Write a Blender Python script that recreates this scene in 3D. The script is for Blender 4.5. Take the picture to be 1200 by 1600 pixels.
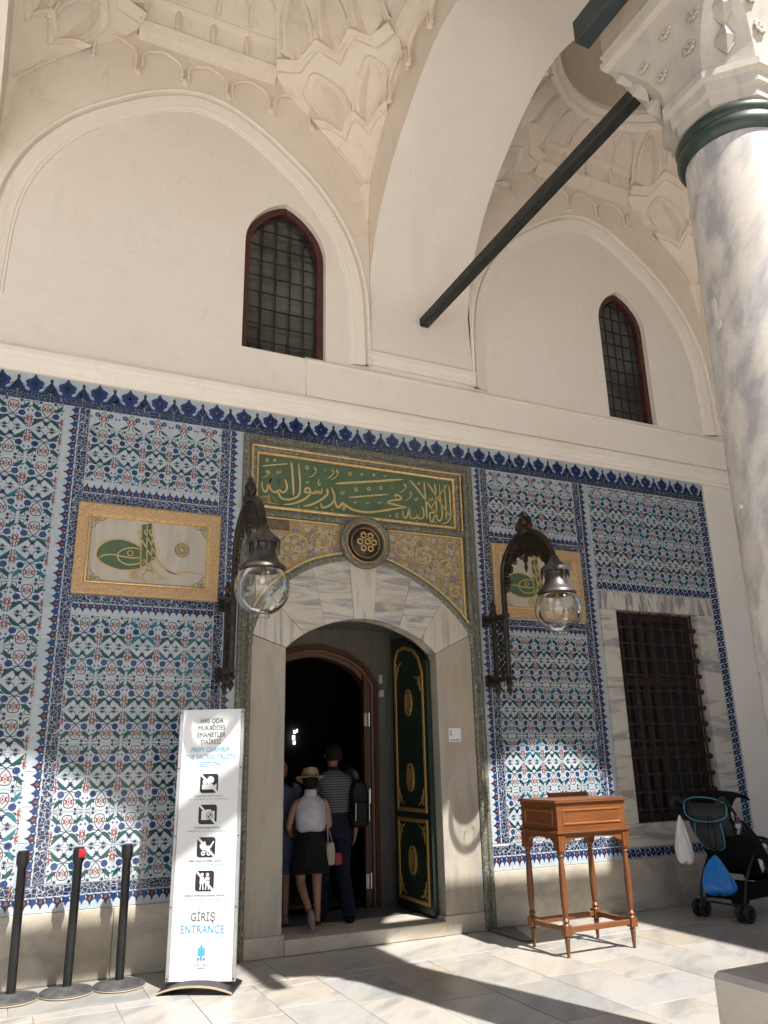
import bpy, bmesh, math, random
from math import sin, cos, pi, radians, sqrt, atan2
from mathutils import Vector, Matrix
random.seed(11)
for o in list(bpy.data.objects):
    bpy.data.objects.remove(o)
SC = bpy.context.scene
COL = SC.collection

# ------------------------------------------------------------------ camera
cam_d = bpy.data.cameras.new('camera')
cam_d.sensor_fit = 'VERTICAL'
cam_d.sensor_height = 24.0
cam_d.lens = 24.0 * 1234.8 / 1600.0
cam_d.clip_start = 0.05
cam_d.clip_end = 2000
cam = bpy.data.objects.new('camera', cam_d)
COL.objects.link(cam)
R_ = Vector((0.90586, -0.42305, -0.02104)); U_ = Vector((-0.10853, -0.27982, 0.9539)); F_ = Vector((0.40944, 0.86182, 0.29939))
m4 = Matrix.Identity(4)
for i in range(3):
    m4[i][0] = R_[i]; m4[i][1] = U_[i]; m4[i][2] = -F_[i]
m4[0][3], m4[1][3], m4[2][3] = 0.2, -7.283, 1.587
cam.matrix_world = m4
SC.camera = cam

# ------------------------------------------------------------------ sky, sun, exposure
SUN = Vector((-0.285, 1.0, -1.47)).normalized()          # the way the light travels
world = bpy.data.worlds.new('World')
SC.world = world
world.use_nodes = True
wn = world.node_tree.nodes; wl = world.node_tree.links
wn.clear()
sky = wn.new('ShaderNodeTexSky'); sky.sky_type = 'NISHITA'; sky.sun_disc = False
sky.sun_elevation = math.asin(-SUN.z)
sky.sun_rotation = atan2(-SUN.x, -SUN.y)
sky.air_density = 1.0; sky.dust_density = 1.5
bg = wn.new('ShaderNodeBackground'); bg.inputs['Strength'].default_value = 0.05
wo = wn.new('ShaderNodeOutputWorld')
wl.new(sky.outputs[0], bg.inputs[0]); wl.new(bg.outputs[0], wo.inputs[0])
sun_d = bpy.data.lights.new('sun', 'SUN')
sun_d.energy = 5.0; sun_d.angle = radians(0.6); sun_d.color = (1.0, 0.955, 0.90)
sun = bpy.data.objects.new('sun', sun_d)
COL.objects.link(sun)
sun.rotation_euler = (-SUN).to_track_quat('Z', 'Y').to_euler()
sun.location = (5, -12, 20)
SC.view_settings.view_transform = 'Standard'
SC.view_settings.look = 'None'
SC.view_settings.gamma = 1.0
SC.view_settings.use_curve_mapping = False
SC.view_settings.exposure = 1.06
SC.render.engine = 'CYCLES'
SC.cycles.max_bounces = 9
SC.cycles.diffuse_bounces = 6
SC.cycles.glossy_bounces = 3
SC.cycles.transparent_max_bounces = 10
SC.cycles.caustics_reflective = False
SC.cycles.caustics_refractive = False

# ------------------------------------------------------------------ helpers
WLOC = {}

def thing(name, label, cat, loc=(0, 0, 0), rotz=0.0, group=None, world=False):
    o = bpy.data.objects.new(name, None)
    COL.objects.link(o)
    o.empty_display_size = 0.2
    o.location = loc
    o.rotation_euler = (0, 0, rotz)
    o['label'] = label; o['category'] = cat; o['kind'] = 'thing'
    if group: o['group'] = group
    if world: WLOC[o.name] = Vector(loc)
    return o

def tag(o, label=None, cat=None, group=None, kind=None):
    if label: o['label'] = label
    if cat: o['category'] = cat
    if group: o['group'] = group
    if kind or label: o['kind'] = kind or 'thing'
    return o

def kids(o):
    return list(o.children)

def dup(o, parent=None, loc=None, label=None):
    c = o.copy(); COL.objects.link(c)
    if parent is not None: c.parent = parent
    if loc is not None: c.location = loc
    if label: c['label'] = label
    for k in kids(o): dup(k, c)
    return c

def link(name, me, parent=None, loc=None, rot=None, label=None, kind=None):
    o = bpy.data.objects.new(name, me)
    COL.objects.link(o)
    if parent is not None:
        o.parent = parent
        if parent.name in WLOC: o.location = -WLOC[parent.name]
    if loc is not None: o.location = Vector(loc) + (o.location if parent is not None and parent.name in WLOC else Vector())
    if rot is not None: o.rotation_euler = rot
    if label: o['label'] = label
    if kind: o['kind'] = kind
    return o

class MB:
    def __init__(s): s.v = []; s.f = []; s.m = []
    def add(s, p): s.v.append(tuple(p)); return len(s.v) - 1
    def face(s, idx, m=0): s.f.append(tuple(idx)); s.m.append(m)
    def poly(s, pts, m=0): s.face([s.add(p) for p in pts], m)
    def box(s, x0, x1, y0, y1, z0, z1, m=0):
        a = [s.add(p) for p in ((x0,y0,z0),(x1,y0,z0),(x1,y1,z0),(x0,y1,z0),(x0,y0,z1),(x1,y0,z1),(x1,y1,z1),(x0,y1,z1))]
        for q in ((0,3,2,1),(4,5,6,7),(0,1,5,4),(1,2,6,5),(2,3,7,6),(3,0,4,7)): s.face([a[i] for i in q], m)
    def bar(s, p, q, w, h, m=0, up=(0,0,1)):
        p = Vector(p); q = Vector(q); d = (q - p).normalized(); u = Vector(up)
        sd = d.cross(u)
        if sd.length < 1e-4: sd = d.cross(Vector((1, 0, 0)))
        sd.normalize(); u = sd.cross(d).normalized()
        a = []
        for c in (p, q):
            for i, j in ((-1,-1),(1,-1),(1,1),(-1,1)): a.append(s.add(c + sd*(i*w/2) + u*(j*h/2)))
        for g in ((0,1,2,3),(7,6,5,4),(0,4,5,1),(1,5,6,2),(2,6,7,3),(3,7,4,0)): s.face([a[i] for i in g], m)
    def tube(s, pts, r, n=8, m=0, closed=False, caps=True):
        pts = [Vector(p) for p in pts]; L = len(pts)
        rs = r if isinstance(r, (list, tuple)) else [r]*L
        rings = []; ref = None
        for i in range(L):
            if closed: d = pts[(i+1) % L] - pts[i-1]
            elif i == 0: d = pts[1] - pts[0]
            elif i == L-1: d = pts[-1] - pts[-2]
            else: d = (pts[i+1] - pts[i]).normalized() + (pts[i] - pts[i-1]).normalized()
            if d.length < 1e-9: d = Vector((0,0,1))
            d.normalize()
            if ref is None:
                ref = Vector((0,0,1)) if abs(d.z) < .9 else Vector((1,0,0))
            a = ref - d*ref.dot(d)
            if a.length < 1e-5: a = Vector((1,0,0)) - d*d.x
            a.normalize(); b = d.cross(a); ref = a
            rings.append([s.add(pts[i] + (a*cos(2*pi*k/n) + b*sin(2*pi*k/n))*rs[i]) for k in range(n)])
        for i in range(L if closed else L-1):
            A = rings[i]; B = rings[(i+1) % L]
            for k in range(n): s.face((A[k], A[(k+1) % n], B[(k+1) % n], B[k]), m)
        if caps and not closed:
            s.face(rings[0][::-1], m); s.face(rings[-1], m)
    def lathe(s, prof, n=24, m=0, c=(0,0,0), sx=1, sy=1, caps=True, axis='z'):
        rings = []
        for r, z in prof:
            ring = []
            for k in range(n):
                a = 2*pi*k/n; x = r*cos(a)*sx; y = r*sin(a)*sy
                p = (c[0]+x, c[1]+y, c[2]+z) if axis == 'z' else (c[0]+x, c[1]-z, c[2]+y)
                ring.append(s.add(p))
            rings.append(ring)
        for A, B in zip(rings, rings[1:]):
            for k in range(n): s.face((A[k], A[(k+1) % n], B[(k+1) % n], B[k]), m)
        if caps:
            s.face(rings[0][::-1], m); s.face(rings[-1], m)
    def prism(s, pts, y0, y1, m=0, mside=None):
        a = [s.add((x, y0, z)) for x, z in pts]; b = [s.add((x, y1, z)) for x, z in pts]
        n = len(pts); s.face(a, m); s.face(b[::-1], m)
        for i in range(n): s.face((a[i], b[i], b[(i+1) % n], a[(i+1) % n]), m if mside is None else mside)
    def prism_x(s, pts, x0, x1, m=0):
        a = [s.add((x0, y, z)) for y, z in pts]; b = [s.add((x1, y, z)) for y, z in pts]
        n = len(pts); s.face(a, m); s.face(b[::-1], m)
        for i in range(n): s.face((a[i], b[i], b[(i+1) % n], a[(i+1) % n]), m)
    def sweep(s, path, prof, m=0, closed=False, caps=True):
        """path of (x,z) in a wall plane; prof of (offset to the left of the path, y)"""
        L = len(path); rings = []
        P = [Vector(p) for p in path]
        for i in range(L):
            if closed: d0 = (P[i]-P[i-1]).normalized(); d1 = (P[(i+1) % L]-P[i]).normalized()
            else:
                d0 = (P[i]-P[i-1]).normalized() if i else (P[1]-P[0]).normalized()
                d1 = (P[i+1]-P[i]).normalized() if i < L-1 else d0
            n0 = Vector((-d0.y, d0.x)); n1 = Vector((-d1.y, d1.x)); n = n0 + n1
            if n.length < 1e-6: n = n0
            n.normalize(); k = 1/max(.35, n.dot(n0))
            rings.append([s.add((P[i].x + n.x*o*k, y, P[i].y + n.y*o*k)) for o, y in prof])
        for i in range(L if closed else L-1):
            A = rings[i]; B = rings[(i+1) % L]
            for k in range(len(prof)-1): s.face((A[k], A[k+1], B[k+1], B[k]), m)
        if caps and not closed and len(prof) > 2:
            s.face(rings[0], m); s.face(rings[-1][::-1], m)
    def ribbon(s, pts, w, y0, y1, m=0, taper=True):
        """a raised flat stroke in the xz plane"""
        P = [Vector(p) for p in pts]; L = len(P); A = []; B = []
        for i in range(L):
            d = (P[min(i+1, L-1)] - P[max(i-1, 0)])
            if d.length < 1e-9: d = Vector((1, 0))
            d.normalize(); n = Vector((-d.y, d.x)); t = i/(L-1)
            ww = w/2*(min(1, .35 + t*5, .35 + (1-t)*5) if taper else 1)
            A.append(P[i]+n*ww); B.append(P[i]-n*ww)
        ra = [[s.add((p.x, y1, p.y)) for p in A], [s.add((p.x, y0, p.y)) for p in A], [s.add((p.x, y0, p.y)) for p in B], [s.add((p.x, y1, p.y)) for p in B]]
        for i in range(L-1):
            for q in range(3): s.face((ra[q][i], ra[q][i+1], ra[q+1][i+1], ra[q+1][i]), m)
        for i in (0, L-1): s.face([ra[q][i] for q in range(4)], m)
    def mesh(s, name, mats, smooth=None, bevel=0, recalc=True):
        me = bpy.data.meshes.new(name)
        me.from_pydata(s.v, [], s.f)
        for mt in (mats if isinstance(mats, (list, tuple)) else [mats]): me.materials.append(mt)
        me.polygons.foreach_set('material_index', s.m)
        if recalc or bevel:
            bm = bmesh.new(); bm.from_mesh(me)
            if recalc: bmesh.ops.recalc_face_normals(bm, faces=bm.faces)
            if bevel: bmesh.ops.bevel(bm, geom=list(bm.edges), offset=bevel, segments=1, affect='EDGES', profile=.5)
            bm.to_mesh(me); bm.free()
        if smooth:
            me.polygons.foreach_set('use_smooth', [True]*len(me.polygons))
            me.set_sharp_from_angle(angle=radians(smooth))
        me.update()
        return me
    def build(s, name, mats, parent=None, smooth=None, bevel=0, recalc=True, **k):
        return link(name, s.mesh(name, mats, smooth, bevel, recalc), parent, **k)

def smoothpts(pts, k=4, closed=False):
    """Catmull-Rom through points of any dimension"""
    P = [Vector(p) for p in pts]; n = len(P)
    if n < 3: return P
    out = []
    for i in range(n if closed else n-1):
        if closed: a, b, c, d = P[i-1], P[i], P[(i+1) % n], P[(i+2) % n]
        else: a, b, c, d = P[max(i-1, 0)], P[i], P[i+1], P[min(i+2, n-1)]
        for j in range(k):
            t = j/k
            out.append(.5*((2*b) + (c-a)*t + (2*a-5*b+4*c-d)*t*t + (3*b-a-3*c+d)*t**3))
    if not closed: out.append(P[-1])
    return out

# ------------------------------------------------------------------ materials
def newmat(name):
    m = bpy.data.materials.new(name); m.use_nodes = True
    nt = m.node_tree; b = nt.nodes['Principled BSDF']
    return m, nt.nodes, nt.links, b

def nd(N, t, **k):
    n = N.new(t)
    for a, v in k.items():
        if a.startswith('i_'):
            key = a[2:]
            n.inputs[int(key) if key.isdigit() else key.replace('_', ' ')].default_value = v
        else: setattr(n, a, v)
    return n

def coords(N, L, scale=(1,1,1), rot=(0,0,0), rnd=0.0):
    tc = N.new('ShaderNodeTexCoord'); mp = N.new('ShaderNodeMapping')
    mp.inputs['Scale'].default_value = scale; mp.inputs['Rotation'].default_value = rot
    if rnd:
        oi = N.new('ShaderNodeObjectInfo'); ad = N.new('ShaderNodeVectorMath'); ad.operation = 'MULTIPLY_ADD'
        cb = N.new('ShaderNodeCombineXYZ')
        for i in range(3): L.new(oi.outputs['Random'], cb.inputs[i])
        L.new(cb.outputs[0], ad.inputs[0]); ad.inputs[1].default_value = (rnd, rnd*1.7, rnd*.6)
        L.new(tc.outputs['Object'], ad.inputs[2]); L.new(ad.outputs[0], mp.inputs[0])
    else: L.new(tc.outputs['Object'], mp.inputs[0])
    return mp.outputs[0]

def noise(N, L, co, scale, detail=4, rough=.55, dist=0):
    n = N.new('ShaderNodeTexNoise')
    n.inputs['Scale'].default_value = scale; n.inputs['Detail'].default_value = detail
    n.inputs['Roughness'].default_value = rough; n.inputs['Distortion'].default_value = dist
    L.new(co, n.inputs['Vector']); return n.outputs['Fac']

def ramp(N, L, fac, stops):
    r = N.new('ShaderNodeValToRGB'); e = r.color_ramp.elements
    while len(e) > 1: e.remove(e[-1])
    e[0].position = stops[0][0]; e[0].color = (*stops[0][1], 1)
    for p, c in stops[1:]:
        x = e.new(p); x.color = (*c, 1)
    L.new(fac, r.inputs[0]); return r.outputs[0]

def g3(v): return (v, v, v)

def mix(N, L, a, b, fac, mode='MIX'):
    m = N.new('ShaderNodeMix'); m.data_type = 'RGBA'; m.blend_type = mode
    for s, v in ((6, a), (7, b), (0, fac)):
        if isinstance(v, (int, float)): m.inputs[s].default_value = v
        elif isinstance(v, tuple): m.inputs[s].default_value = (*v, 1)
        else: L.new(v, m.inputs[s])
    return m.outputs[2]

def bump(N, L, b, h, strength, dist=.01):
    bp = N.new('ShaderNodeBump'); bp.inputs['Strength'].default_value = strength; bp.inputs['Distance'].default_value = dist
    L.new(h, bp.inputs['Height']); L.new(bp.outputs[0], b.inputs['Normal'])

def simple(name, c, rough=.5, metal=0.0, c2=None, scale=8, bmp=0.0, bscale=None, spec=None, stretch=(1,1,1), rnd=0):
    m, N, L, b = newmat(name)
    b.inputs['Roughness'].default_value = rough; b.inputs['Metallic'].default_value = metal
    if spec is not None: b.inputs['Specular IOR Level'].default_value = spec
    if c2 is None: c2 = tuple(x*.82 for x in c)
    co = coords(N, L, stretch, rnd=rnd)
    f = noise(N, L, co, scale, 6, .6)
    L.new(ramp(N, L, f, [(.35, c2), (.62, c)]), b.inputs['Base Color'])
    if bmp: bump(N, L, b, noise(N, L, co, bscale or scale*6, 4, .6), bmp)
    return m

def plaster(name, c1, c2, c3, amt=.5):
    m, N, L, b = newmat(name); b.inputs['Roughness'].default_value = .85
    b.inputs['Specular IOR Level'].default_value = .25
    co = coords(N, L)
    big = noise(N, L, co, .9, 5, .6, .4); mid = noise(N, L, co, 4.5, 6, .65, .2); fine = noise(N, L, co, 60, 4, .7)
    col = mix(N, L, c1, c2, ramp(N, L, big, [(.38, g3(0)), (.66, g3(1))]))
    col = mix(N, L, col, c3, ramp(N, L, mid, [(.52, g3(0)), (.78, g3(amt))]))
    st = noise(N, L, coords(N, L, (5, 5, .9)), 2.0, 5, .6, .5)
    col = mix(N, L, col, tuple(x*.72 for x in c3), ramp(N, L, st, [(.6, g3(0)), (.8, g3(amt*.6))]))
    col = mix(N, L, col, g3(.5), ramp(N, L, fine, [(.3, g3(.10)), (.55, g3(0))]))
    L.new(col, b.inputs['Base Color'])
    mm = N.new('ShaderNodeMath'); mm.operation = 'MULTIPLY_ADD'; L.new(mid, mm.inputs[0]); mm.inputs[1].default_value = 1.6; L.new(fine, mm.inputs[2])
    bump(N, L, b, mm.outputs[0], .3, .012)
    return m

def marble(name, c1, c2, stretch=(1,1,1), rot=(0,0,0), scale=3, lo=.42, hi=.66, stain=None, stain_amt=.5, rough=.35, rnd=0, palette=None, dist=.8, bmp=.06, axis=None, along=.2):
    m, N, L, b = newmat(name); b.inputs['Roughness'].default_value = rough
    co = coords(N, L, stretch, rot, rnd)
    if axis:                                   # veins drawn out along one direction
        ax = Vector(axis).normalized()
        dt = N.new('ShaderNodeVectorMath'); dt.operation = 'DOT_PRODUCT'; L.new(co, dt.inputs[0]); dt.inputs[1].default_value = ax
        sc = N.new('ShaderNodeVectorMath'); sc.operation = 'SCALE'; sc.inputs[0].default_value = ax*(along-1); L.new(dt.outputs['Value'], sc.inputs['Scale'])
        av = N.new('ShaderNodeVectorMath'); L.new(co, av.inputs[0]); L.new(sc.outputs[0], av.inputs[1]); co = av.outputs[0]
    f = noise(N, L, co, scale, 8, .62, dist)
    base = c1
    if palette:
        oi = N.new('ShaderNodeObjectInfo')
        base = ramp(N, L, oi.outputs['Random'], palette)
    dark = c2 if not palette else mix(N, L, base, c2, .85)
    col = mix(N, L, base, dark, ramp(N, L, f, [(lo, g3(0)), (hi, g3(1))]))
    co2 = coords(N, L, rnd=rnd)
    if stain:
        col = mix(N, L, col, stain, ramp(N, L, noise(N, L, co2, 1.7, 6, .62, .6), [(.45, g3(0)), (.72, g3(stain_amt))]))
    gr = noise(N, L, co2, 45, 5, .7)
    col = mix(N, L, col, g3(.25), ramp(N, L, gr, [(.28, g3(.25)), (.48, g3(0))]))
    L.new(col, b.inputs['Base Color'])
    bump(N, L, b, noise(N, L, co2, 14, 6, .65), bmp, .01)
    rr = N.new('ShaderNodeMapRange'); rr.inputs['To Min'].default_value = rough*.75; rr.inputs['To Max'].default_value = min(1, rough*1.35)
    L.new(noise(N, L, co2, 6, 4), rr.inputs[0]); L.new(rr.outputs[0], b.inputs['Roughness'])
    return m

def glaze(name, c, var=.16, tint=(.62, .82, .86)):
    m, N, L, b = newmat(name); b.inputs['Roughness'].default_value = .16
    b.inputs['Specular IOR Level'].default_value = .5
    oi = N.new('ShaderNodeObjectInfo')
    t = mix(N, L, c, tuple(a*k for a, k in zip(c, tint)), ramp(N, L, oi.outputs['Random'], [(0, g3(.0)), (.55, g3(.3)), (.8, g3(.15)), (.93, g3(.6)), (1, g3(.8))]))
    co = coords(N, L, rnd=3)
    t = mix(N, L, t, tuple(x*(1-var)*.9 for x in c), ramp(N, L, noise(N, L, co, 14, 4, .6), [(.4, g3(0)), (.75, g3(.8))]))
    L.new(t, b.inputs['Base Color'])
    bump(N, L, b, noise(N, L, co, 9, 3, .5), .05, .01)
    return m

PL_WALL = plaster('plaster_lunette', (.79, .73, .665), (.81, .76, .70), (.72, .63, .53), .5)
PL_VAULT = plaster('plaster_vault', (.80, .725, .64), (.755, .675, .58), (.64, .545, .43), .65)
PL_WHITE = plaster('plaster_white', (.82, .77, .715), (.79, .735, .67), (.72, .65, .57), .35)
PL_TRIM = plaster('plaster_trim', (.84, .785, .715), (.81, .745, .67), (.71, .63, .53), .35)
ST_BLOCK = plaster('impost_stone', (.40, .34, .27), (.33, .28, .22), (.22, .18, .14), .7)
MB_JAMB = marble('marble_jamb', (.385, .345, .28), (.25, .245, .235), (3.2, 3.2, .7), (0, .10, 0), 1.5, .45, .72, (.36, .27, .16), .6, .38, rnd=5, dist=1.2)
MB_PASS = marble('marble_passage', (.13, .12, .10), (.085, .083, .08), (6, 6, .55), (0, .06, 0), 1.5, .47, .66, (.10, .08, .05), .6, .45, dist=1.2)  # marble darkened so its colour carries the shade inside the doorway
MB_VOUS = marble('marble_voussoir', (.52, .485, .42), (.24, .245, .27), (.8, 4, 5), (0, .5, 0), 1.7, .46, .62, (.40, .31, .20), .45, .36, rnd=7, dist=1.2)
MB_VOUSW = marble('marble_voussoir_upright', (.53, .50, .44), (.22, .215, .21), (6, 4, .5), (0, .06, 0), 1.7, .5, .66, (.42, .33, .21), .4, .36, rnd=7)
MB_BASE = marble('marble_base', (.50, .455, .375), (.30, .28, .25), (.8, 1, 1.6), (0, .2, 0), 2.6, .45, .68, (.36, .28, .18), .75, .42, rnd=5)
MB_STRIPE = marble('marble_striped', (.56, .52, .45), (.20, .20, .225), (6, 1, 1.2), (0, -.55, 0), 1.6, .47, .57, (.52, .44, .33), .35, .4, rnd=4)
MB_STRIPEH = marble('marble_striped_flat', (.54, .505, .44), (.26, .26, .275), (1, 1, 6), (0, .22, 0), 1.5, .47, .6, (.52, .44, .33), .35, .4, rnd=4)
MB_COL = marble('marble_column', (.53, .50, .46), (.31, .31, .325), (1, 1, 1), (0, 0, 0), 8.0, .44, .63, (.46, .38, .28), .4, .28, dist=.25, axis=(.50, -.23, .84), along=.065)
MB_CAP = marble('marble_capital', (.43, .40, .355), (.28, .27, .26), (2, 2, 1), (0, 0, 0), 2.0, .45, .75, (.55, .46, .34), .5, .5, bmp=.2)
MB_FLOOR = marble('marble_paving', (.70, .66, .59), (.20, .205, .21), (1, 1, 1), (0, 0, 0), 3.6, .47, .68, (.40, .33, .23), .4, .3, rnd=9, axis=(.75, .66, 0), along=.35,
                  palette=[(0, (.37, .36, .34)), (.25, (.41, .385, .345)), (.45, (.345, .345, .34)), (.62, (.395, .38, .35)), (.78, (.245, .26, .262)), (.86, (.39, .35, .29)), (1, (.365, .35, .325))])
MB_PLINTH = marble('marble_plinth', (.55, .51, .46), (.44, .42, .39), (1, 1, 1), (0, 0, 0), 2, .45, .8, (.46, .38, .28), .4, .5)
VERD = simple('verd_antique', (.022, .042, .03), .42, 0, (.008, .018, .013), 14)

def granite(name, cs, scale=42):
    m, N, L, b = newmat(name); b.inputs['Roughness'].default_value = .5
    co = coords(N, L)
    f = noise(N, L, co, scale, 4, .75); g = noise(N, L, co, 5, 5, .6, .5)
    c = ramp(N, L, f, [(.32, cs[0]), (.46, cs[1]), (.56, cs[2]), (.68, cs[3])])
    c = mix(N, L, c, cs[4], ramp(N, L, g, [(.42, g3(0)), (.7, g3(.6))]))
    L.new(c, b.inputs['Base Color']); bump(N, L, b, f, .25, .004)
    return m
GRANITE = granite('green_stone', [(.025, .026, .02), (.10, .105, .08), (.17, .17, .135), (.40, .38, .32), (.15, .125, .08)])

def gilt(name, c=(.62, .40, .13), rough=.42, b_s=60, bs=.5):
    m, N, L, b = newmat(name); b.inputs['Metallic'].default_value = .5; b.inputs['Roughness'].default_value = rough
    co = coords(N, L); f = noise(N, L, co, b_s, 4, .65)
    L.new(ramp(N, L, f, [(.3, tuple(x*.55 for x in c)), (.5, c), (.7, tuple(min(1, x*1.25) for x in c))]), b.inputs['Base Color'])
    bump(N, L, b, f, bs, .01)
    return m
GILT = gilt('gilt_smooth', (.66, .46, .20), .38, 35, .12)
GILT_R = gilt('gilt_rough', (.56, .375, .20), .55, 75, .9)
GILT_L = simple('gilt_letters', (.56, .42, .18), .55, .12, (.46, .33, .13), 20)
GILT_D = gilt('gilt_aged', (.42, .28, .09), .45, 60, .5)
GREEN = simple('green_panel', (.075, .125, .06), .45, 0, (.055, .10, .05), 6)
DOORGREEN = simple('door_green', (.006, .020, .012), .45, 0, (.005, .015, .009), 8, .05)
MEDRED = simple('medallion_red', (.16, .03, .02), .5)

T_WHITE = glaze('tile_white', (.425, .46, .495))
T_BLUE = glaze('tile_cobalt', (.017, .040, .145), .3)
T_NAVY = glaze('tile_navy', (.011, .022, .068), .3)
T_LBLUE = glaze('tile_light_blue', (.13, .19, .33), .2)
T_GREEN = glaze('tile_green', (.008, .058, .056), .3)
T_TEAL = glaze('tile_teal', (.014, .13, .16), .3)
T_RED = glaze('tile_red', (.25, .05, .032), .3, (1, .9, .9))
T_LINE = glaze('tile_line', (.022, .03, .035), .2)

def scroll_mat(name, dark, light, scale, thr=(.10, .2)):
    m, N, L, b = newmat(name); b.inputs['Roughness'].default_value = .16
    co = coords(N, L, rnd=4)
    v = N.new('ShaderNodeTexVoronoi'); v.feature = 'DISTANCE_TO_EDGE'; v.inputs['Scale'].default_value = scale
    nz = noise(N, L, co, 25, 2)
    va = N.new('ShaderNodeVectorMath'); va.operation = 'MULTIPLY_ADD'
    L.new(nz, va.inputs[0]); va.inputs[1].default_value = (.03, .0, .03); L.new(co, va.inputs[2]); L.new(va.outputs[0], v.inputs['Vector'])
    v2 = N.new('ShaderNodeTexVoronoi'); v2.inputs['Scale'].default_value = scale*1.0; L.new(va.outputs[0], v2.inputs['Vector'])
    a = ramp(N, L, v.outputs['Distance'], [(thr[0], g3(1)), (thr[1], g3(0))])
    d = ramp(N, L, v2.outputs['Distance'], [(.09, g3(1)), (.13, g3(0))])
    mx = mix(N, L, a, d, 1.0, 'LIGHTEN')
    L.new(mix(N, L, dark, light, mx), b.inputs['Base Color'])
    return m
T_SCROLL = scroll_mat('tile_scroll', (.011, .019, .055), (.34, .38, .42), 30, (.03, .065))
T_SCROLLD = scroll_mat('tile_scroll_dark', (.010, .018, .055), (.17, .21, .27), 36, (.025, .055))
GROUT = simple('grout', (.62, .61, .58), .8)

IRON = simple('iron_bar', (.012, .013, .012), .6, .1, (.035, .038, .034), 26, .3, 60, stretch=(1, .35, 1))
IRON_R = simple('iron_rusty', (.020, .012, .009), .7, .2, (.035, .018, .012), 30, .2)
IRON_D = simple('iron_dark', (.008, .007, .007), .7, .2, (.014, .011, .01), 30, .2)
BEAM = simple('beam_paint', (.035, .05, .055), .5, 0, (.025, .035, .04), 12, .15)
BRONZE = simple('lamp_bronze', (.055, .042, .032), .42, .65, (.03, .022, .018), 20, .2, 70)
BRONZE_L = simple('lamp_cap_metal', (.105, .095, .088), .42, .65, (.05, .044, .04), 18, .15, 60)
BRASS = simple('brass', (.45, .30, .12), .35, .9)
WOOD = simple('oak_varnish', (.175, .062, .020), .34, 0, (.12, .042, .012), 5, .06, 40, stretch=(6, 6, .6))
WOOD_DK = simple('oak_moulding', (.24, .075, .017), .35, 0, (.19, .058, .012), 6, .06)  # separate oak tone for the panel mouldings and paper ledge
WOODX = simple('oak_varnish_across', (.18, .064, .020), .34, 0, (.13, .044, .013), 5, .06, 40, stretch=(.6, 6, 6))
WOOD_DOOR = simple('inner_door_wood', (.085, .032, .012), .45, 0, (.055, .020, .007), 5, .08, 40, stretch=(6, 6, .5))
MAROON = simple('maroon_paint', (.075, .022, .018), .55, 0, (.05, .014, .012), 9, .15)
STEEL = simple('steel', (.55, .55, .56), .3, .9)
ALU = simple('sign_edge', (.50, .50, .51), .35, .6)
BOARD = simple('sign_white', (.70, .71, .73), .3, 0, (.68, .69, .71), 3)
INK = simple('ink_black', (.02, .018, .018), .5)
INKG = simple('ink_grey', (.10, .10, .11), .5)
INKL = simple('ink_faint', (.33, .34, .36), .5)
CYAN = simple('ink_cyan', (.06, .36, .58), .5)
CYANL = simple('ink_cyan_faint', (.40, .55, .63), .5)
BLACKP = simple('black_plastic', (.006, .006, .0065), .4, 0, (.012, .012, .0125), 25, .05)
RUBBER = simple('rubber', (.02, .02, .02), .7)
BASEMETAL = simple('stanchion_base', (.05, .05, .052), .5, .2, (.10, .10, .10), 12, .1)
REDTAPE = simple('red_tape', (.55, .015, .025), .5)
CREAM = simple('worn_rim', (.45, .36, .24), .6)

def glass(name, tint=(1, 1, 1), base=.06, streak=.0):
    m, N, L, b = newmat(name); N.remove(b)
    out = [n for n in N if n.type == 'OUTPUT_MATERIAL'][0]
    tr = N.new('ShaderNodeBsdfTransparent'); tr.inputs[0].default_value = (*tint, 1)
    gl = N.new('ShaderNodeBsdfGlossy'); gl.inputs['Roughness'].default_value = .02
    lw = N.new('ShaderNodeLayerWeight'); lw.inputs['Blend'].default_value = .22
    mr = N.new('ShaderNodeMapRange'); mr.inputs['To Min'].default_value = base; mr.inputs['To Max'].default_value = .85
    L.new(lw.outputs['Fresnel'], mr.inputs[0])
    ms = N.new('ShaderNodeMixShader'); L.new(mr.outputs[0], ms.inputs[0]); L.new(tr.outputs[0], ms.inputs[1]); L.new(gl.outputs[0], ms.inputs[2])
    L.new(ms.outputs[0], out.inputs[0])
    return m
GLASS = glass('clear_glass', (.97, .98, .97), .07)
PANE = simple('window_pane', (.085, .092, .085), .04, 0, (.02, .022, .02), .8, spec=1.0)  # base colour lightened in place of pale reflections in the glass
PANE_D = simple('dark_pane', (.016, .018, .02), .12, 0, (.03, .028, .026), 4)

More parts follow.
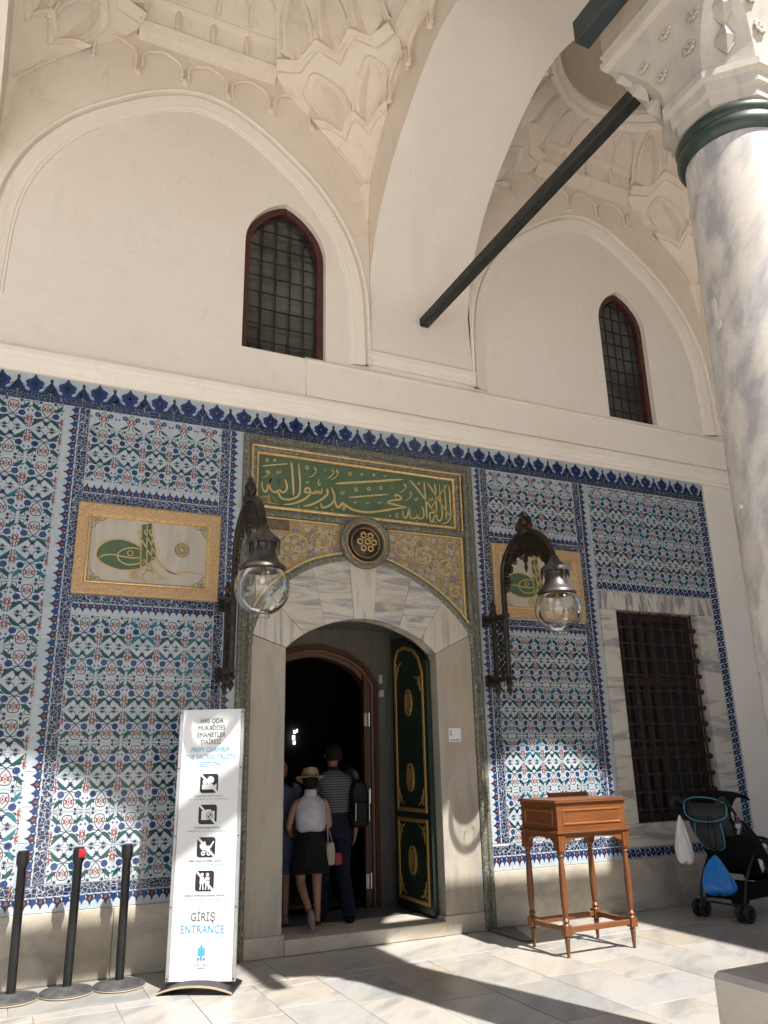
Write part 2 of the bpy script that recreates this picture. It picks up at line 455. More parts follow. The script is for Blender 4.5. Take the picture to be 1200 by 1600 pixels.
# strokes of the inscription and the tughra, in millimetres on the wall
INSC = {"S":[[13,[2303,4445,2436,4477,2572,4507]],[9,[2309,4318,2352,4348,2381,4383,2364,4401,2344,4388,2378,4379]],[7,[2455,4421,2458,4394,2475,4392,2478,4421]],[7,[2479,4396,2498,4402,2495,4430]],[19,[2304,4280,2308,4219,2333,4175,2356,4191,2374,4255,2399,4320,2384,4277,2392,4216,2429,4184,2463,4191,2479,4227,2477,4330]],[19,[2477,4330,2482,4228,2510,4194,2543,4198,2567,4239,2559,4293,2541,4335]],[22,[2607,4530,2618,4447,2630,4309,2638,4172]],[19,[2686,4527,2698,4423,2707,4284,2694,4186,2640,4141,2572,4119,2511,4129,2480,4173,2476,4200]],[10,[2796,4387,2852,4419,2880,4469,2869,4507,2862,4488,2884,4484]],[7,[2958,4505,2976,4482,2990,4513]],[7,[2768,4341,2786,4322,2803,4349]],[20,[2532,4063,2627,4081,2722,4127,2791,4177,2818,4229,2804,4269,2769,4264,2759,4228,2790,4225,2825,4244]],[17,[2825,4237,2853,4219,2874,4250,2881,4223,2909,4254,2920,4228,2941,4244,2945,4287]],[10,[2916,4389,2905,4345,2920,4319,2930,4341]],[20,[2743,4068,2833,4099,2931,4159,3001,4224,3009,4267,2998,4294]],[7,[2957,4505,2976,4479,2993,4510]],[9,[3001,4404,3048,4435,3077,4482,3066,4513,3059,4494,3080,4490]],[9,[3048,4396,3102,4435,3128,4489,3113,4516,3106,4493,3128,4489]],[7,[3656,4535,3675,4514,3695,4541]],[7,[3300,4189,3319,4169,3337,4194]],[7,[3444,4200,3462,4179,3481,4204]],[7,[3583,4220,3601,4199,3621,4224]],[24,[3098,4360,3440,4424,3890,4513]],[16,[3246,4225,3475,4271,3710,4319]],[6,[3154,4285,3158,4257,3174,4252,3177,4284]],[6,[3177,4256,3192,4261,3194,4290]],[19,[3048,4314,3069,4267,3087,4199,3058,4139,3009,4099,2952,4078,2938,4104,2934,4125]],[22,[3087,4199,3094,4151,3115,4104,3137,4107,3166,4145,3177,4153,3216,4130,3289,4096,3391,4083,3509,4093,3660,4130,3780,4163,3926,4195]],[19,[3169,4146,3195,4120,3191,4085,3169,4103]],[19,[3925,4198,3821,4205,3733,4214,3694,4220,3734,4248,3790,4262,3855,4278,3860,4301,3816,4322,3788,4315,3799,4278]],[9,[3837,4352,3891,4381,3925,4432,3910,4461,3905,4441,3929,4440]],[9,[3903,4264,3962,4306,3992,4356,3976,4381,3972,4361,3992,4359]],[7,[4023,4317,4025,4290,4043,4289,4046,4320]],[7,[4045,4293,4063,4299,4064,4326]],[7,[4208,4340,4209,4313,4228,4311,4231,4342]],[7,[4229,4315,4248,4321,4249,4349]],[7,[3790,4103,3810,4113,3818,4099,3789,4077,3805,4064,3833,4082]],[16,[3872,4158,3878,4106,3905,4071,3930,4104,3962,4206,3956,4145,3966,4085,4011,4079,4044,4109,4045,4231]],[16,[4045,4231,4052,4110,4092,4084,4131,4119,4129,4188,4106,4231]],[18,[3977,4513,4056,4433,4151,4321,4262,4180]],[18,[4151,4520,4155,4423,4166,4269,4167,4092]],[16,[4189,4517,4288,4385,4383,4255,4467,4148]],[16,[4281,4517,4296,4386,4294,4245,4291,4175]],[16,[4345,4518,4347,4392,4358,4253,4361,4144,4333,4087,4300,4099,4286,4151,4264,4134,4236,4062,4208,4089,4211,4166,4261,4172,4246,4209,4222,4221]],[16,[4405,4517,4410,4376,4415,4220,4414,4112]],[16,[4465,4517,4471,4383,4471,4227,4467,4148,4425,4082,4348,4052]],[12,[4448,4523,4357,4409,4231,4230]],[6,[2292,4109,2318,4122,2357,4124,2384,4107,2412,4063,2485,4061]],[6,[2292,4075,2326,4063,2365,4074,2406,4048]],[6,[2292,4109,2285,4091,2292,4075]],[10,[2373,4153,2372,4051]],[10,[2383,4140,2395,4051]],[5,[2414,4120,2437,4127]],[5,[2431,4109,2458,4085]],[6,[2318,4099,2351,4099]]],"R":[[2353,4514,13],[2432,4526,11],[2781,4496,17],[3264,4495,16],[3400,4504,11],[3542,4518,11],[3331,4324,16],[3478,4351,16],[3620,4380,14],[3760,4407,14],[3756,4407,14],[4085,4490,12]],"D":[[2692,4062,10],[2889,4067,11],[3062,4067,10],[3725,4074,12],[4047,4062,10],[4277,4062,10],[4480,4069,9]]}
TUGHRA = {"S":[[13,[-67,32,-162,84,-264,104,-362,82,-435,28,-464,-52,-440,-103,-366,-150,-276,-178,-176,-181,-77,-156,-47,-99]],[11,[-66,20,-135,32,-213,18,-271,-23,-279,-59,-248,-104,-180,-128,-91,-109,-48,-75]],[12,[-436,-91,-395,-58,-319,-45,-241,-56,-151,-63,-84,-54]],[8,[-173,8,-194,-16,-181,-41,-151,-36,-149,-10,-173,8]],[10,[-89,262,-82,79,-70,-173]],[10,[-41,273,-28,48,-15,-157]],[10,[6,285,15,88,25,-153]],[12,[-90,200,-117,183,-72,104,29,-44,127,-133,223,-180,339,-159,477,-172]],[9,[-39,206,-61,197,-3,99,76,-53,163,-154,258,-189]],[10,[10,217,-16,202,31,102,58,7,53,-55]],[9,[29,-44,-10,-144,-50,-219,-36,-265]],[9,[-49,-63,-11,-120,60,-157]],[11,[-70,-173,-131,-184,-161,-228,-126,-258,-65,-250,-2,-263,54,-241,162,-239,167,-214]],[6,[-142,-191,-71,-244]],[6,[-151,-215,-92,-255]],[6,[-109,-182,-149,-244]],[6,[-75,-185,-115,-257]],[9,[41,-224,61,-180,96,-196,98,-226,149,-210]],[9,[-50,-219,-8,-168,38,-176,8,-238]],[8,[-73,-125,-8,-168,83,-161]]],"F":[[-464,-52,-435,24,-362,82,-264,104,-162,86,-82,52,-71,-155,-176,-181,-276,-178,-366,-150,-440,-103],[-82,52,-92,256,8,285,11,174,58,7,51,-55,-71,-155]],"M":[292,50]}
# ------------------------------------------------------------------ arch curves
ARC = [(0, 8.77), (.14, 8.755), (.34, 8.695), (.62, 8.55), (.95, 8.31), (1.24, 8.06), (1.48, 7.77), (1.66, 7.47), (1.78, 7.17), (1.855, 6.86), (1.89, 6.5), (1.9, 6.0)]
def arch(cx, half, z0=6.0, k=3):
    h = [(x*half/1.9, z) for x, z in ARC if z > z0 + .05]
    xe = half if z0 < 6.3 else h[-1][0] + (half - h[-1][0])*.5
    h.append((xe, z0))
    r = [tuple(p) for p in smoothpts(h, k)]
    return [(cx - x, z) for x, z in reversed(r[1:])] + [(cx + x, z) for x, z in r]

BAYS = [(1.53, 1.985), (6.84, 2.0)]          # centre, half width of each bay of the portico
YM, YH = -2.08, 2.07                          # middle and half depth of a bay
def soffit_path():
    p = arch(YM, YH, 6.0)
    p = [(y, z) for y, z in p if not (y < YM and z < 6.82)]
    n = len(p)
    return [(y - (.052 if i == n-1 else .05 if i == n-2 else .04 if i == n-3 else .022 if i == n-4 else .008 if i == n-5 else 0), z) for i, (y, z) in enumerate(p)]

COLX = [-1.10, 4.13, 9.42]
COLY = -4.46

# ------------------------------------------------------------------ ground and floor
b = MB(); b.box(-60, 60, -75, -5.25, -.32, -.06)
tag(b.build('courtyard_ground', simple('courtyard_paving', (.76, .71, .645), .7, 0, (.69, .645, .585), 1.5, .1)), kind='structure')
b = MB(); b.box(-6, 14, -5.25, 1.15, -.3, -.008)
floor = tag(b.build('floor', GROUT), kind='structure')
rnd = random.Random(5)
x = -1.95
slabs = []
for wdt in [.52, .5, .56, .5, .47, .53, .5, .48, .5, .46, .52, .55, .5, .5, .53, .47, .5, .52, .5, .5, .55, .5]:
    y = -.76 - rnd.uniform(.0, .02)
    first = True
    while y > -5.2:
        ln = .145 if first else rnd.uniform(.5, .95)
        if first: ln = .15
        y2 = max(-5.25, y - ln)
        if y2 < -5.0: y2 = -5.25
        slabs.append((x, x+wdt, y2, y)); y = y2; first = False
    x += wdt
x = -1.95
for wdt in [1.35, 1.05, .92, 1.03, 2.2, .62, .95, 1.1, .9, 1.1]:
    slabs.append((x, x+wdt, -.76, 0.05)); x += wdt
for x0, x1, y0, y1 in slabs:
    b = MB(); dz = rnd.uniform(0, .0025)
    b.box(x0+.002, x1-.002, y0+.002, y1-.002, -.04, dz)
    b.build('paving_slab', MB_FLOOR, floor, bevel=.0018)

# ------------------------------------------------------------------ the tiled wall
wall = thing('tiled_wall', 'white plaster wall faced with blue floral tiles below a moulded cornice', 'wall', (4, 0, 0), world=True)
b = MB()
for x0, x1, z0, z1 in ((-6, 2.3, 0, 5.3), (4.5, 6.64, 0, 5.3), (2.3, 4.5, 3.5, 5.3), (6.64, 8.0, 0, .82), (6.64, 8.0, 3.25, 5.3), (8.0, 8.44, 0, 5.3)):
    b.box(x0, x1, .006, 1.1, z0, z1)
b.build('masonry', GROUT, wall)
b = MB(); b.box(8.44, 14, 0, 1.1, 0, 5.3)
b.build('plain_plaster', PL_WHITE, wall)

def holed(b, x0, x1, z0, z1, hx0, hx1, hz0, curve, y=0.0, depth=.22):
    """plaster field with one pointed opening; curve runs left to right over the opening"""
    b.poly([(x0, y, z0), (hx0, y, z0), (hx0, y, z1), (x0, y, z1)])
    b.poly([(hx1, y, z0), (x1, y, z0), (x1, y, z1), (hx1, y, z1)])
    b.poly([(hx0, y, z0), (hx1, y, z0), (hx1, y, hz0), (hx0, y, hz0)])
    pts = [(hx0, hz0)] + curve + [(hx1, hz0)]
    for (xa, za), (xb, zb) in zip(curve, curve[1:]):
        b.poly([(xa, y, za), (xb, y, zb), (xb, y, z1), (xa, y, z1)])
    for (xa, za), (xb, zb) in zip(pts, pts[1:] + pts[:1]):
        b.poly([(xa, y, za), (xa, y+depth, za), (xb, y+depth, zb), (xb, y, zb)])

def pointed(x0, x1, zs, za, k=4):
    c = (x0+x1)/2; h = (x1-x0)/2; r = za - zs
    half = [(h, zs), (h*.97, zs+r*.22), (h*.82, zs+r*.5), (h*.52, zs+r*.77), (h*.22, zs+r*.93), (0, za)]
    half = [tuple(p) for p in smoothpts(half, k)]
    return [(c-x, z) for x, z in half[:-1]] + [(c+x, z) for x, z in reversed(half)]

WINS = [(2.05, 2.99, 5.76, 7.05, 7.68), (6.95, 7.76, 5.80, 7.22, 7.76)]
b = MB()
for (x0, x1, zb, zs, za), (fx0, fx1) in zip(WINS, ((-6, 4.13), (4.13, 14))):
    holed(b, fx0, fx1, 5.27, 12.0, x0, x1, zb, pointed(x0, x1, zs, za))
b.build('upper_plaster', PL_WALL, wall, recalc=False)

for (x0, x1, zb, zs, za) in WINS:
    fr = MB(); cv = pointed(x0, x1, zs, za); path = [(x0, zb)] + cv + [(x1, zb)]
    fr.sweep(path, [(.0, .17), (.0, .075), (-.075, .075), (-.075, .17)], caps=False)
    fr.box(x0, x1, .08, .17, zb, zb+.05)
    w = fr.build('window', MAROON, wall, smooth=30)
    g = MB(); pts = [(x0+.03, zb+.02)] + [(x + (.03 if x < (x0+x1)/2 else -.03), z-.03) for x, z in cv] + [(x1-.03, zb+.02)]
    g.poly([(x, .16, z) for x, z in pts]); link('glass_pane', g.mesh('glass_pane', PANE), w)
    nv = 4 if x1-x0 < .9 else 4
    for i in range(1, nv+1):
        xx = x0 + .06 + (x1-x0-.12)*i/(nv+1)
        zt = max(z for (xa, z), (xc, _) in zip(cv, cv[1:]) if min(xa, xc)-.1 <= xx <= max(xa, xc)+.1) - .05
        q = MB(); q.tube([(xx, .115, zb), (xx + random.uniform(-.008, .008), .118, (zb+zt)/2), (xx, .115, zt)], .0095, 6)
        q.build('grille_bar', IRON_D, w, smooth=60)
    nz = int((za-zb)/.2)
    for i in range(1, nz+1):
        zz = zb + .03 + .2*i - .06
        xs = [x for x, z in cv if z > zz]
        xa, xb = (x0, x1) if zz < zs else (min(xs), max(xs))
        if zz > za-.12: continue
        q = MB(); q.tube([(xa+.03, .105, zz), ((xa+xb)/2, .107, zz+random.uniform(-.01, .006)), (xb-.03, .105, zz)], .0095, 6)
        q.build('grille_bar', IRON_D, w, smooth=60)

b = MB(); b.box(-6, 14, -.03, .02, 5.285, 5.30); b.build('cornice_fillet', PL_TRIM, wall)
# cornice, sill ledge, archivolts, moulding under the pier
b = MB(); b.prism_x([(.02, 5.045), (-.03, 5.045), (-.032, 5.085), (-.05, 5.095), (-.058, 5.125), (-.075, 5.15), (-.078, 5.185), (-.098, 5.20), (-.10, 5.245), (-.075, 5.25), (-.07, 5.268), (.02, 5.268)], -6, 14)
b.build('cornice', PL_TRIM, wall, smooth=25)
b = MB(); b.prism_x([(.02, 5.30), (-.05, 5.30), (-.05, 5.70), (-.06, 5.705), (-.06, 5.73), (.02, 5.79)], 2.76, 14)
b.build('sill_ledge', PL_TRIM, wall)
ARCHIVOLT = [(-.20, .004), (-.195, -.014), (-.175, -.016), (-.165, -.026), (-.10, -.036), (-.06, -.052), (-.035, -.054), (-.026, -.018), (-.010, -.016), (.0, -.078), (.014, -.086), (.03, -.078), (.036, -.05)]
for cx, hw in BAYS:
    b = MB(); p = arch(cx, hw-.035, 5.86)
    b.sweep([(p[0][0], 5.80)] + p[1:-1] + [(p[-1][0], 5.80)], ARCHIVOLT)
    b.build('archivolt', PL_TRIM, wall, smooth=35)
for c in COLX:
    i = COLX.index(c)
    x0 = -1.95 if i == 0 else BAYS[i-1][0] + BAYS[i-1][1] - .04
    x1 = BAYS[i][0] - BAYS[i][1] + .04 if i < 2 else 10.2
    b = MB(); b.prism_x([(.0, 5.83), (-.035, 5.83), (-.04, 5.865), (-.06, 5.875), (-.065, 5.905), (-.085, 5.92), (-.09, 5.975), (-.06, 5.985), (-.058, 6.0), (.0, 6.0)], x0, x1)
    b.build('pier_moulding', PL_TRIM, wall, smooth=25)

# marble base slabs
rnd = random.Random(3)
xs = [-3.0, -1.9, -.6, .33, 1.18, 2.11]
xs2 = [4.77, 5.62, 6.45, 7.13, 7.9, 9.0, 10.5]
for seq in (xs, xs2):
    for x0, x1 in zip(seq, seq[1:]):
        b = MB(); top = .505 if x0 < 6.4 else (.50 if x0 < 8.3 else .62)
        b.box(x0+.002, x1-.002, -.012-rnd.uniform(0, .004), .01, 0.003, top)
        b.build('base_slab', MB_BASE, wall, bevel=.003)

# ------------------------------------------------------------------ ceramic tiles
def tile_polys(w, h):
    b = MB(); lay = [0]
    b.box(-w/2+.002, w/2-.002, 0, .012, -h/2+.002, h/2-.002, 0)
    return b

class TileArt:
    """flat glazed motifs, each layer 0.15 mm proud of the last; coordinates in fractions of the tile"""
    def __init__(s, w, h):
        s.b = tile_polys(w, h); s.w = w; s.h = h; s.y = -.0004
    def up(s): s.y -= .00015
    def P(s, x, z): return (x*s.w, s.y, z*s.h)
    def poly(s, pts, m): s.b.face([s.b.add(s.P(x, z)) for x, z in pts], m)
    def ell(s, cx, cz, rx, rz, m, n=10, a=0):
        s.poly([(cx + rx*cos(t)*cos(a) - rz*sin(t)*sin(a), cz + rx*cos(t)*sin(a) + rz*sin(t)*cos(a)) for t in [2*pi*i/n for i in range(n)]], m)
    def star(s, cx, cz, r, ri, n, m, a=pi/2):
        pts = []
        for i in range(2*n):
            q = r if i % 2 == 0 else ri
            pts.append((cx + q*cos(a + pi*i/n), cz + q*sin(a + pi*i/n)*s.w/s.h))
        c = (cx, cz)
        for i in range(2*n): s.poly([c, pts[i], pts[(i+1) % (2*n)]], m)
    def leaf(s, x0, z0, x1, z1, wd, m, bend=.18):
        d = Vector((x1-x0, z1-z0)); n = Vector((-d.y, d.x)); L = []; R = []
        for i in range(6):
            t = i/5; c = Vector((x0, z0)) + d*t + n*bend*sin(pi*t)
            k = wd*sin(pi*t)**.8*(1.15-.3*t) if 0 < t < 1 else 0
            u = n.normalized(); L.append(c+u*k); R.append(c-u*k)
        for i in range(5):
            q = [L[i], L[i+1], R[i+1], R[i]]
            q = [p for j, p in enumerate(q) if (p-q[j-1]).length > 1e-6]
            s.poly([tuple(p) for p in q], m)
    def line(s, pts, wd, m, k=3):
        P = smoothpts(pts, k); A = []; B = []
        for i in range(len(P)):
            d = (P[min(i+1, len(P)-1)] - P[max(i-1, 0)]).normalized(); n = Vector((-d.y, d.x))*wd/2
            A.append(P[i]+n); B.append(P[i]-n)
        for i in range(len(P)-1): s.poly([tuple(A[i]), tuple(A[i+1]), tuple(B[i+1]), tuple(B[i])], m)

TM = [T_WHITE, T_BLUE, T_NAVY, T_LBLUE, T_GREEN, T_TEAL, T_RED, T_LINE, T_SCROLL, T_SCROLLD]
W_, BL, NV, LB, GR, TE, RD, LN, SCR, SCRD = range(10)

def floral(w, h, green=GR):
    a = TileArt(w, h)
    for s in (1, -1):
        a.line([(0, .40), (s*.13, .36), (s*.15, .16), (0, -.05), (s*-.24, -.24), (s*-.40, -.38)], .026, LN)
        a.line([(s*.46, .46), (s*.30, .42), (s*.33, .2), (s*.26, .05)], .022, LN)
        a.line([(s*.26, .02), (s*.14, -.05), (s*.0, -.08)], .022, LN); a.line([(s*.47, -.02), (s*.42, -.1), (s*.44, -.26), (s*.47, -.40)], .022, LN)
        a.line([(s*.05, -.40), (s*.14, -.46), (s*.30, -.46)], .022, LN)
    a.up()
    for s in (1, -1):
        a.leaf(s*.17, .15, s*.455, .43, .064, green, -.12*s); a.leaf(s*.055, -.11, s*.43, -.44, .066, green, .12*s)
    a.up()
    for s in (1, -1):
        a.ell(s*.265, .01, .108, .102, BL, 12)
        a.star(s*.5 - s*.0, -.16, .0, 0, 3, RD) if False else None
        a.poly([(s*.5, -.05), (s*.455, -.10), (s*.40, -.06), (s*.425, -.15), (s*.37, -.2), (s*.44, -.21), (s*.5, -.27)], RD)
        a.star(s*.19, -.44, .075, .035, 5, NV); a.star(s*.22, .44, .075, .035, 5, NV); a.star(s*.43, .13, .05, .024, 4, BL)
        a.star(s*.46, -.43, .045, .02, 4, BL)
    for s in (1, -1):
        a.leaf(s*.02, -.30, s*.17, -.18, .03, NV, .2*s); a.leaf(s*.5, .30, s*.40, .24, .028, BL, .2); a.leaf(s*.30, -.13, s*.40, -.22, .026, NV, .1)
        a.leaf(s*.28, .19, s*.20, .30, .024, NV, .1); a.leaf(s*.5, -.33, s*.36, -.31, .022, RD, .2)
    a.star(0, -.29, .11, .05, 5, NV)
    a.poly([(0, .36), (.05, .27), (.14, .31), (.10, .22), (.15, .14), (.06, .17), (0, .08), (-.06, .17), (-.15, .14), (-.10, .22), (-.14, .31), (-.05, .27)], RD)
    a.up()
    for s in (1, -1):
        a.star(s*.265, .01, .085, .052, 6, LB if False else BL); a.ell(s*.265, .01, .058, .055, LB, 7); a.poly([(s*.5, -.1), (s*.465, -.16), (s*.5, -.22)], W_)
    a.poly([(0, .32), (.055, .22), (0, .12), (-.055, .22)], W_)
    a.up()
    for s in (1, -1): a.star(s*.265, .01, .05, .028, 5, BL); a.ell(s*.265, .01, .02, .02, NV, 5)
    a.poly([(0, .27), (.025, .22), (0, .17), (-.025, .22)], NV)
    return a.b

def border(w, h, n=2, margin=.2, split=.58, flip=False, white_first=True):
    """strip running along z: white margin, a row of palmettes, then a band of fine scroll; x from the white side"""
    a = TileArt(w, h)
    x = lambda t: (t-.5)*(-1 if flip else 1)
    q = sorted((x(split+.02), x(.995)))
    a.poly([(q[0], -.496), (q[1], -.496), (q[1], .496), (q[0], .496)], SCR)
    for i in range(n):
        c = -.5 + (i+.5)/n; k = 1/n
        a.line([(x(split-.03), c-k*.5), (x(split-.1), c-k*.25), (x(split-.03), c), (x(split-.1), c+k*.25), (x(split-.03), c+k*.5)], .05, GR)
    a.up()
    for i in range(2*n):
        c = -.5 + (i+.5)/(2*n); k = .5/n; big = i % 2 == 0
        m = NV if big else BL
        t0 = margin - (.02 if big else -.04); t1 = split-.03; tm = (t0+t1)/2
        a.poly([(x(t0), c), (x(tm-.05), c+k*.2), (x(tm+.02), c+k*.52), (x(t1-.03), c+k*.36), (x(t1), c), (x(t1-.03), c-k*.36), (x(tm+.02), c-k*.52), (x(tm-.05), c-k*.2)], m)
        a.poly([(x(t1-.02), c+k*.5), (x(tm+.05), c+k*.36), (x(t1+.02), c+k*.2)], BL)
    a.up()
    for i in range(n):
        c = -.5 + (2*i+.5)/(2*n); k = .5/n; t1 = split-.04; tm = (margin+t1)/2
        a.poly([(x(tm-.02), c), (x(tm+.06), c+k*.2), (x(t1-.02), c), (x(tm+.06), c-k*.2)], RD)
    return a.b

def simple_border(w, h, n=2):
    """narrow single row of dark palmettes on white, along z"""
    a = TileArt(w, h)
    for i in range(2*n):
        c = -.5 + (i+.5)/(2*n); k = .5/n; s = 1 if i % 2 else -1
        a.poly([(s*.42, c), (s*.1, c+k*.42), (s*-.3, c+k*.3), (s*-.42, c), (s*-.3, c-k*.3), (s*.1, c-k*.42)], NV)
        a.line([(-.46, c-k*.5), (-.1, c-k*.28), (.1, c-k*.6), (.46, c-k*.5)], .06, BL)
    a.up()
    for i in range(2*n):
        c = -.5 + (i+.5)/(2*n); k = .5/n
        a.star(0, c, .16, .06, 4, LB if i % 2 else W_)
    return a.b

def crest(w, h):
    a = TileArt(w, h)
    a.poly([(-.496, -.496), (.496, -.496), (.496, -.25), (-.496, -.25)], SCRD)
    a.poly([(-.496, -.25), (.496, -.25), (.42, -.17), (.36, -.05), (.30, -.14), (.2, -.2), (-.2, -.2), (-.30, -.14), (-.36, -.05), (-.42, -.17)], NV)
    a.up()
    a.poly([(0, .30), (.03, .25), (.05, .2), (.12, .14), (.25, .09), (.30, .02), (.25, -.01), (.27, -.08), (.16, -.14), (.13, -.24), (-.13, -.24), (-.16, -.14), (-.27, -.08), (-.25, -.01), (-.30, .02), (-.25, .09), (-.12, .14), (-.05, .2), (-.03, .25)], BL)
    for s in (1, -1):
        a.poly([(s*.5, .22), (s*.47, .17), (s*.43, .15), (s*.465, .11), (s*.455, .06), (s*.41, .02), (s*.36, -.06), (s*.38, -.14), (s*.46, -.2), (s*.5, -.22)], NV)
        a.line([(s*.5, -.17), (s*.43, -.15), (s*.36, -.02), (s*.30, -.10), (s*.26, -.17), (s*.16, -.2)], .035, LB)
    a.up()
    a.poly([(0, .2), (.1, .06), (.17, .03), (.09, -.1), (0, -.17), (-.09, -.1), (-.17, .03), (-.1, .06)], NV)
    a.star(0, .0, .06, .025, 4, LB)
    a.b.v = [(x, y, z if z < -.2*h else -.2*h + (z+.2*h)*1.28) for x, y, z in a.b.v[:8]] + [(x, y, z if z < -.2*h else -.2*h + (z+.2*h)*1.22) for x, y, z in a.b.v[8:]]
    return a.b

TW, TH = .248, .268
def tile_mesh(name, b): return b.mesh(name, TM, recalc=False)
ME_FL = tile_mesh('floral_tile', floral(TW, TH)); ME_FL2 = tile_mesh('floral_tile_teal', floral(TW, TH, TE))
ME_BIG = tile_mesh('floral_tile_large', floral(.285, .28)); ME_BIG2 = tile_mesh('floral_tile_large_teal', floral(.285, .28, TE))
rt = random.Random(21)
def put(name, me, x, z, rot=0.0, sx=1.0, sz=1.0):
    o = link(name, me, wall, loc=(x + rt.uniform(-.0006, .0006), rt.uniform(0, .0012), z + rt.uniform(-.0006, .0006)), rot=(rt.uniform(-.003, .003), rot + rt.uniform(-.002, .002), rt.uniform(-.003, .003)))
    if sx != 1 or sz != 1: o.scale = (sx, 1, sz)
    return o

def field(x0, ztop, cols, rows, w, h, big=False, first=0):
    for r in range(rows):
        for c in range(cols):
            A, B = (ME_BIG, ME_BIG2) if big else (ME_FL, ME_FL2)
            me = B if rt.random() < .22 else A
            put('floral_tile', me, x0 + (c+.5)*w, ztop - (r+.5)*h, pi if (r+first) % 2 else 0)

# left strip (large tiles), left panel above and below the gilt plaque, right panel, panel over the window
field(.415-4*.285, 4.572+.28*.78, 4, 15, .285, .28, True)
XL, ZU, ZL = .640, 4.614, 2.849
field(XL, ZU, 5, 2, TW, TH)
field(XL, ZL, 5, 8, TW, TH, first=0)
XR, ZR = 4.975, 2.874
field(XR, 4.622, 5, 2, TW, TH)
field(XR, ZR, 5, 8, TW, TH)
field(6.448, 4.70, 6, 4, .2795, .28, True)
def clipped(me, keep):
    bm = bmesh.new(); bm.from_mesh(me)
    bmesh.ops.bisect_plane(bm, geom=bm.verts[:] + bm.edges[:] + bm.faces[:], plane_co=(0, 0, 0), plane_no=(1 if keep == 'L' else -1, 0, 0), clear_outer=True)
    m2 = me.copy(); m2.name = 'half_tile'; bm.to_mesh(m2); bm.free(); return m2
ME_HALF = clipped(ME_BIG, 'L'); ME_HALFR = clipped(ME_BIG, 'R')
for r in range(4): put('half_tile', ME_HALFR if r % 2 else ME_HALF, 6.448 + 6.5*.2795, 4.70 - (r+.5)*.28, pi if r % 2 else 0)
# cut tiles along the frieze
def cut_row(x0, n, w, z0, z1, hfull):
    me = TileArt(w, z1-z0)
    t = me
    for s in (1, -1):
        t.leaf(s*.10, -.15, s*.43, -.46, .06, GR, -.1*s); t.ell(s*.24, .24, .095, .14, BL, 10)
        t.star(s*.44, .1, .05, .03, 4, NV)
        t.line([(0, .45), (s*.18, .1), (s*.06, -.2), (s*.1, -.48)], .03, LN)
    t.up()
    t.poly([(0, .3), (.06, .16), (.15, .2), (.10, .05), (.14, -.08), (.05, -.03), (0, -.18), (-.05, -.03), (-.14, -.08), (-.10, .05), (-.15, .2), (-.06, .16)], RD)
    for s in (1, -1): t.ell(s*.24, .24, .05, .08, LB, 8)
    t.up(); t.poly([(0, .2), (.05, .06), (0, -.08), (-.05, .06)], W_)
    m = tile_mesh('cut_tile', t.b)
    for i in range(math.ceil(n)): put('cut_tile', m, x0 + (i+.5)*w - (w*.25 if i+1 > n else 0), (z0+z1)/2, 0, .5 if i+1 > n else 1)
cut_row(XL, 5, TW, ZU, 4.786, TH)
cut_row(XR, 5, TW, 4.622, 4.786, TH)
cut_row(6.448, 6.5, .2795, 4.70, 4.786, .28)

# vertical borders
BW = .223
ME_BV = tile_mesh('border_tile', border(BW, .268)); ME_BVF = tile_mesh('border_tile_mirrored', border(BW, .268, flip=True))
z = 4.786; 
first = True
def vborder(xc, me, ztop, zbot, h=.268, name='border_tile', first_h=None):
    z = ztop
    if first_h:
        put(name, me, xc, z-first_h/2, 0, 1, first_h/h); z -= first_h
    while z - h > zbot - .01:
        put(name, me, xc, z-h/2); z -= h
    if z - zbot > .03: put(name, me, xc, (z+zbot)/2, 0, 1, (z-zbot)/h)
vborder(.528, ME_BV, 4.786, .70, first_h=.28)
vborder(1.994, ME_BVF, 4.786, .70, first_h=.27)
vborder(4.870, ME_BV, 4.786, .74, first_h=.27)
vborder(6.329, ME_BVF, 4.786, .74, first_h=.27)
# horizontal borders round the plaques (a vertical tile turned a quarter)
def hborder(x0, x1, zc, thick, up, n):
    """up=True: the white side faces up"""
    w = (x1-x0)/n
    me = tile_mesh('border_tile', border(thick, w, margin=.12))
    for i in range(n): put('border_tile', me, x0+(i+.5)*w, zc, pi/2 if up else -pi/2)
hborder(.640, 1.880, 3.980, .196, True, 5)
hborder(4.975, 6.215, 3.992, .188, True, 5)
hborder(.640, 1.880, 2.938, .178, False, 5)
hborder(4.975, 6.215, 2.960, .172, False, 5)
hborder(-.74, .415, .61, .21, False, 4)
hborder(.416, 2.106, .605, .19, False, 7)
hborder(4.760, 6.44, .625, .23, False, 7)
# narrow borders: right edge, under the panel over the window, below the window
ME_NB = tile_mesh('narrow_border_tile', simple_border(.15, .275))
z = 4.786
while z > .75:
    put('narrow_border_tile', ME_NB, 8.342, z-.1375); z -= .275
ME_NH = tile_mesh('narrow_border_tile', simple_border(.115, .279))
for i in range(6): put('narrow_border_tile', ME_NH, 6.448+(i+.5)*.304, 3.522, pi/2, 1, 1.085)
for i in range(7): put('narrow_border_tile', ME_NH, 6.46+(i+.5)*.28, .562, pi/2)
z = 4.786
# frieze of crests
ME_CR = tile_mesh('crest_tile', crest(.2795, .30))
i = -7
while -.02 + i*.28 < 8.36:
    put('crest_tile', ME_CR, .02 + (i+.5)*.28 - .018, 4.938)
    i += 1

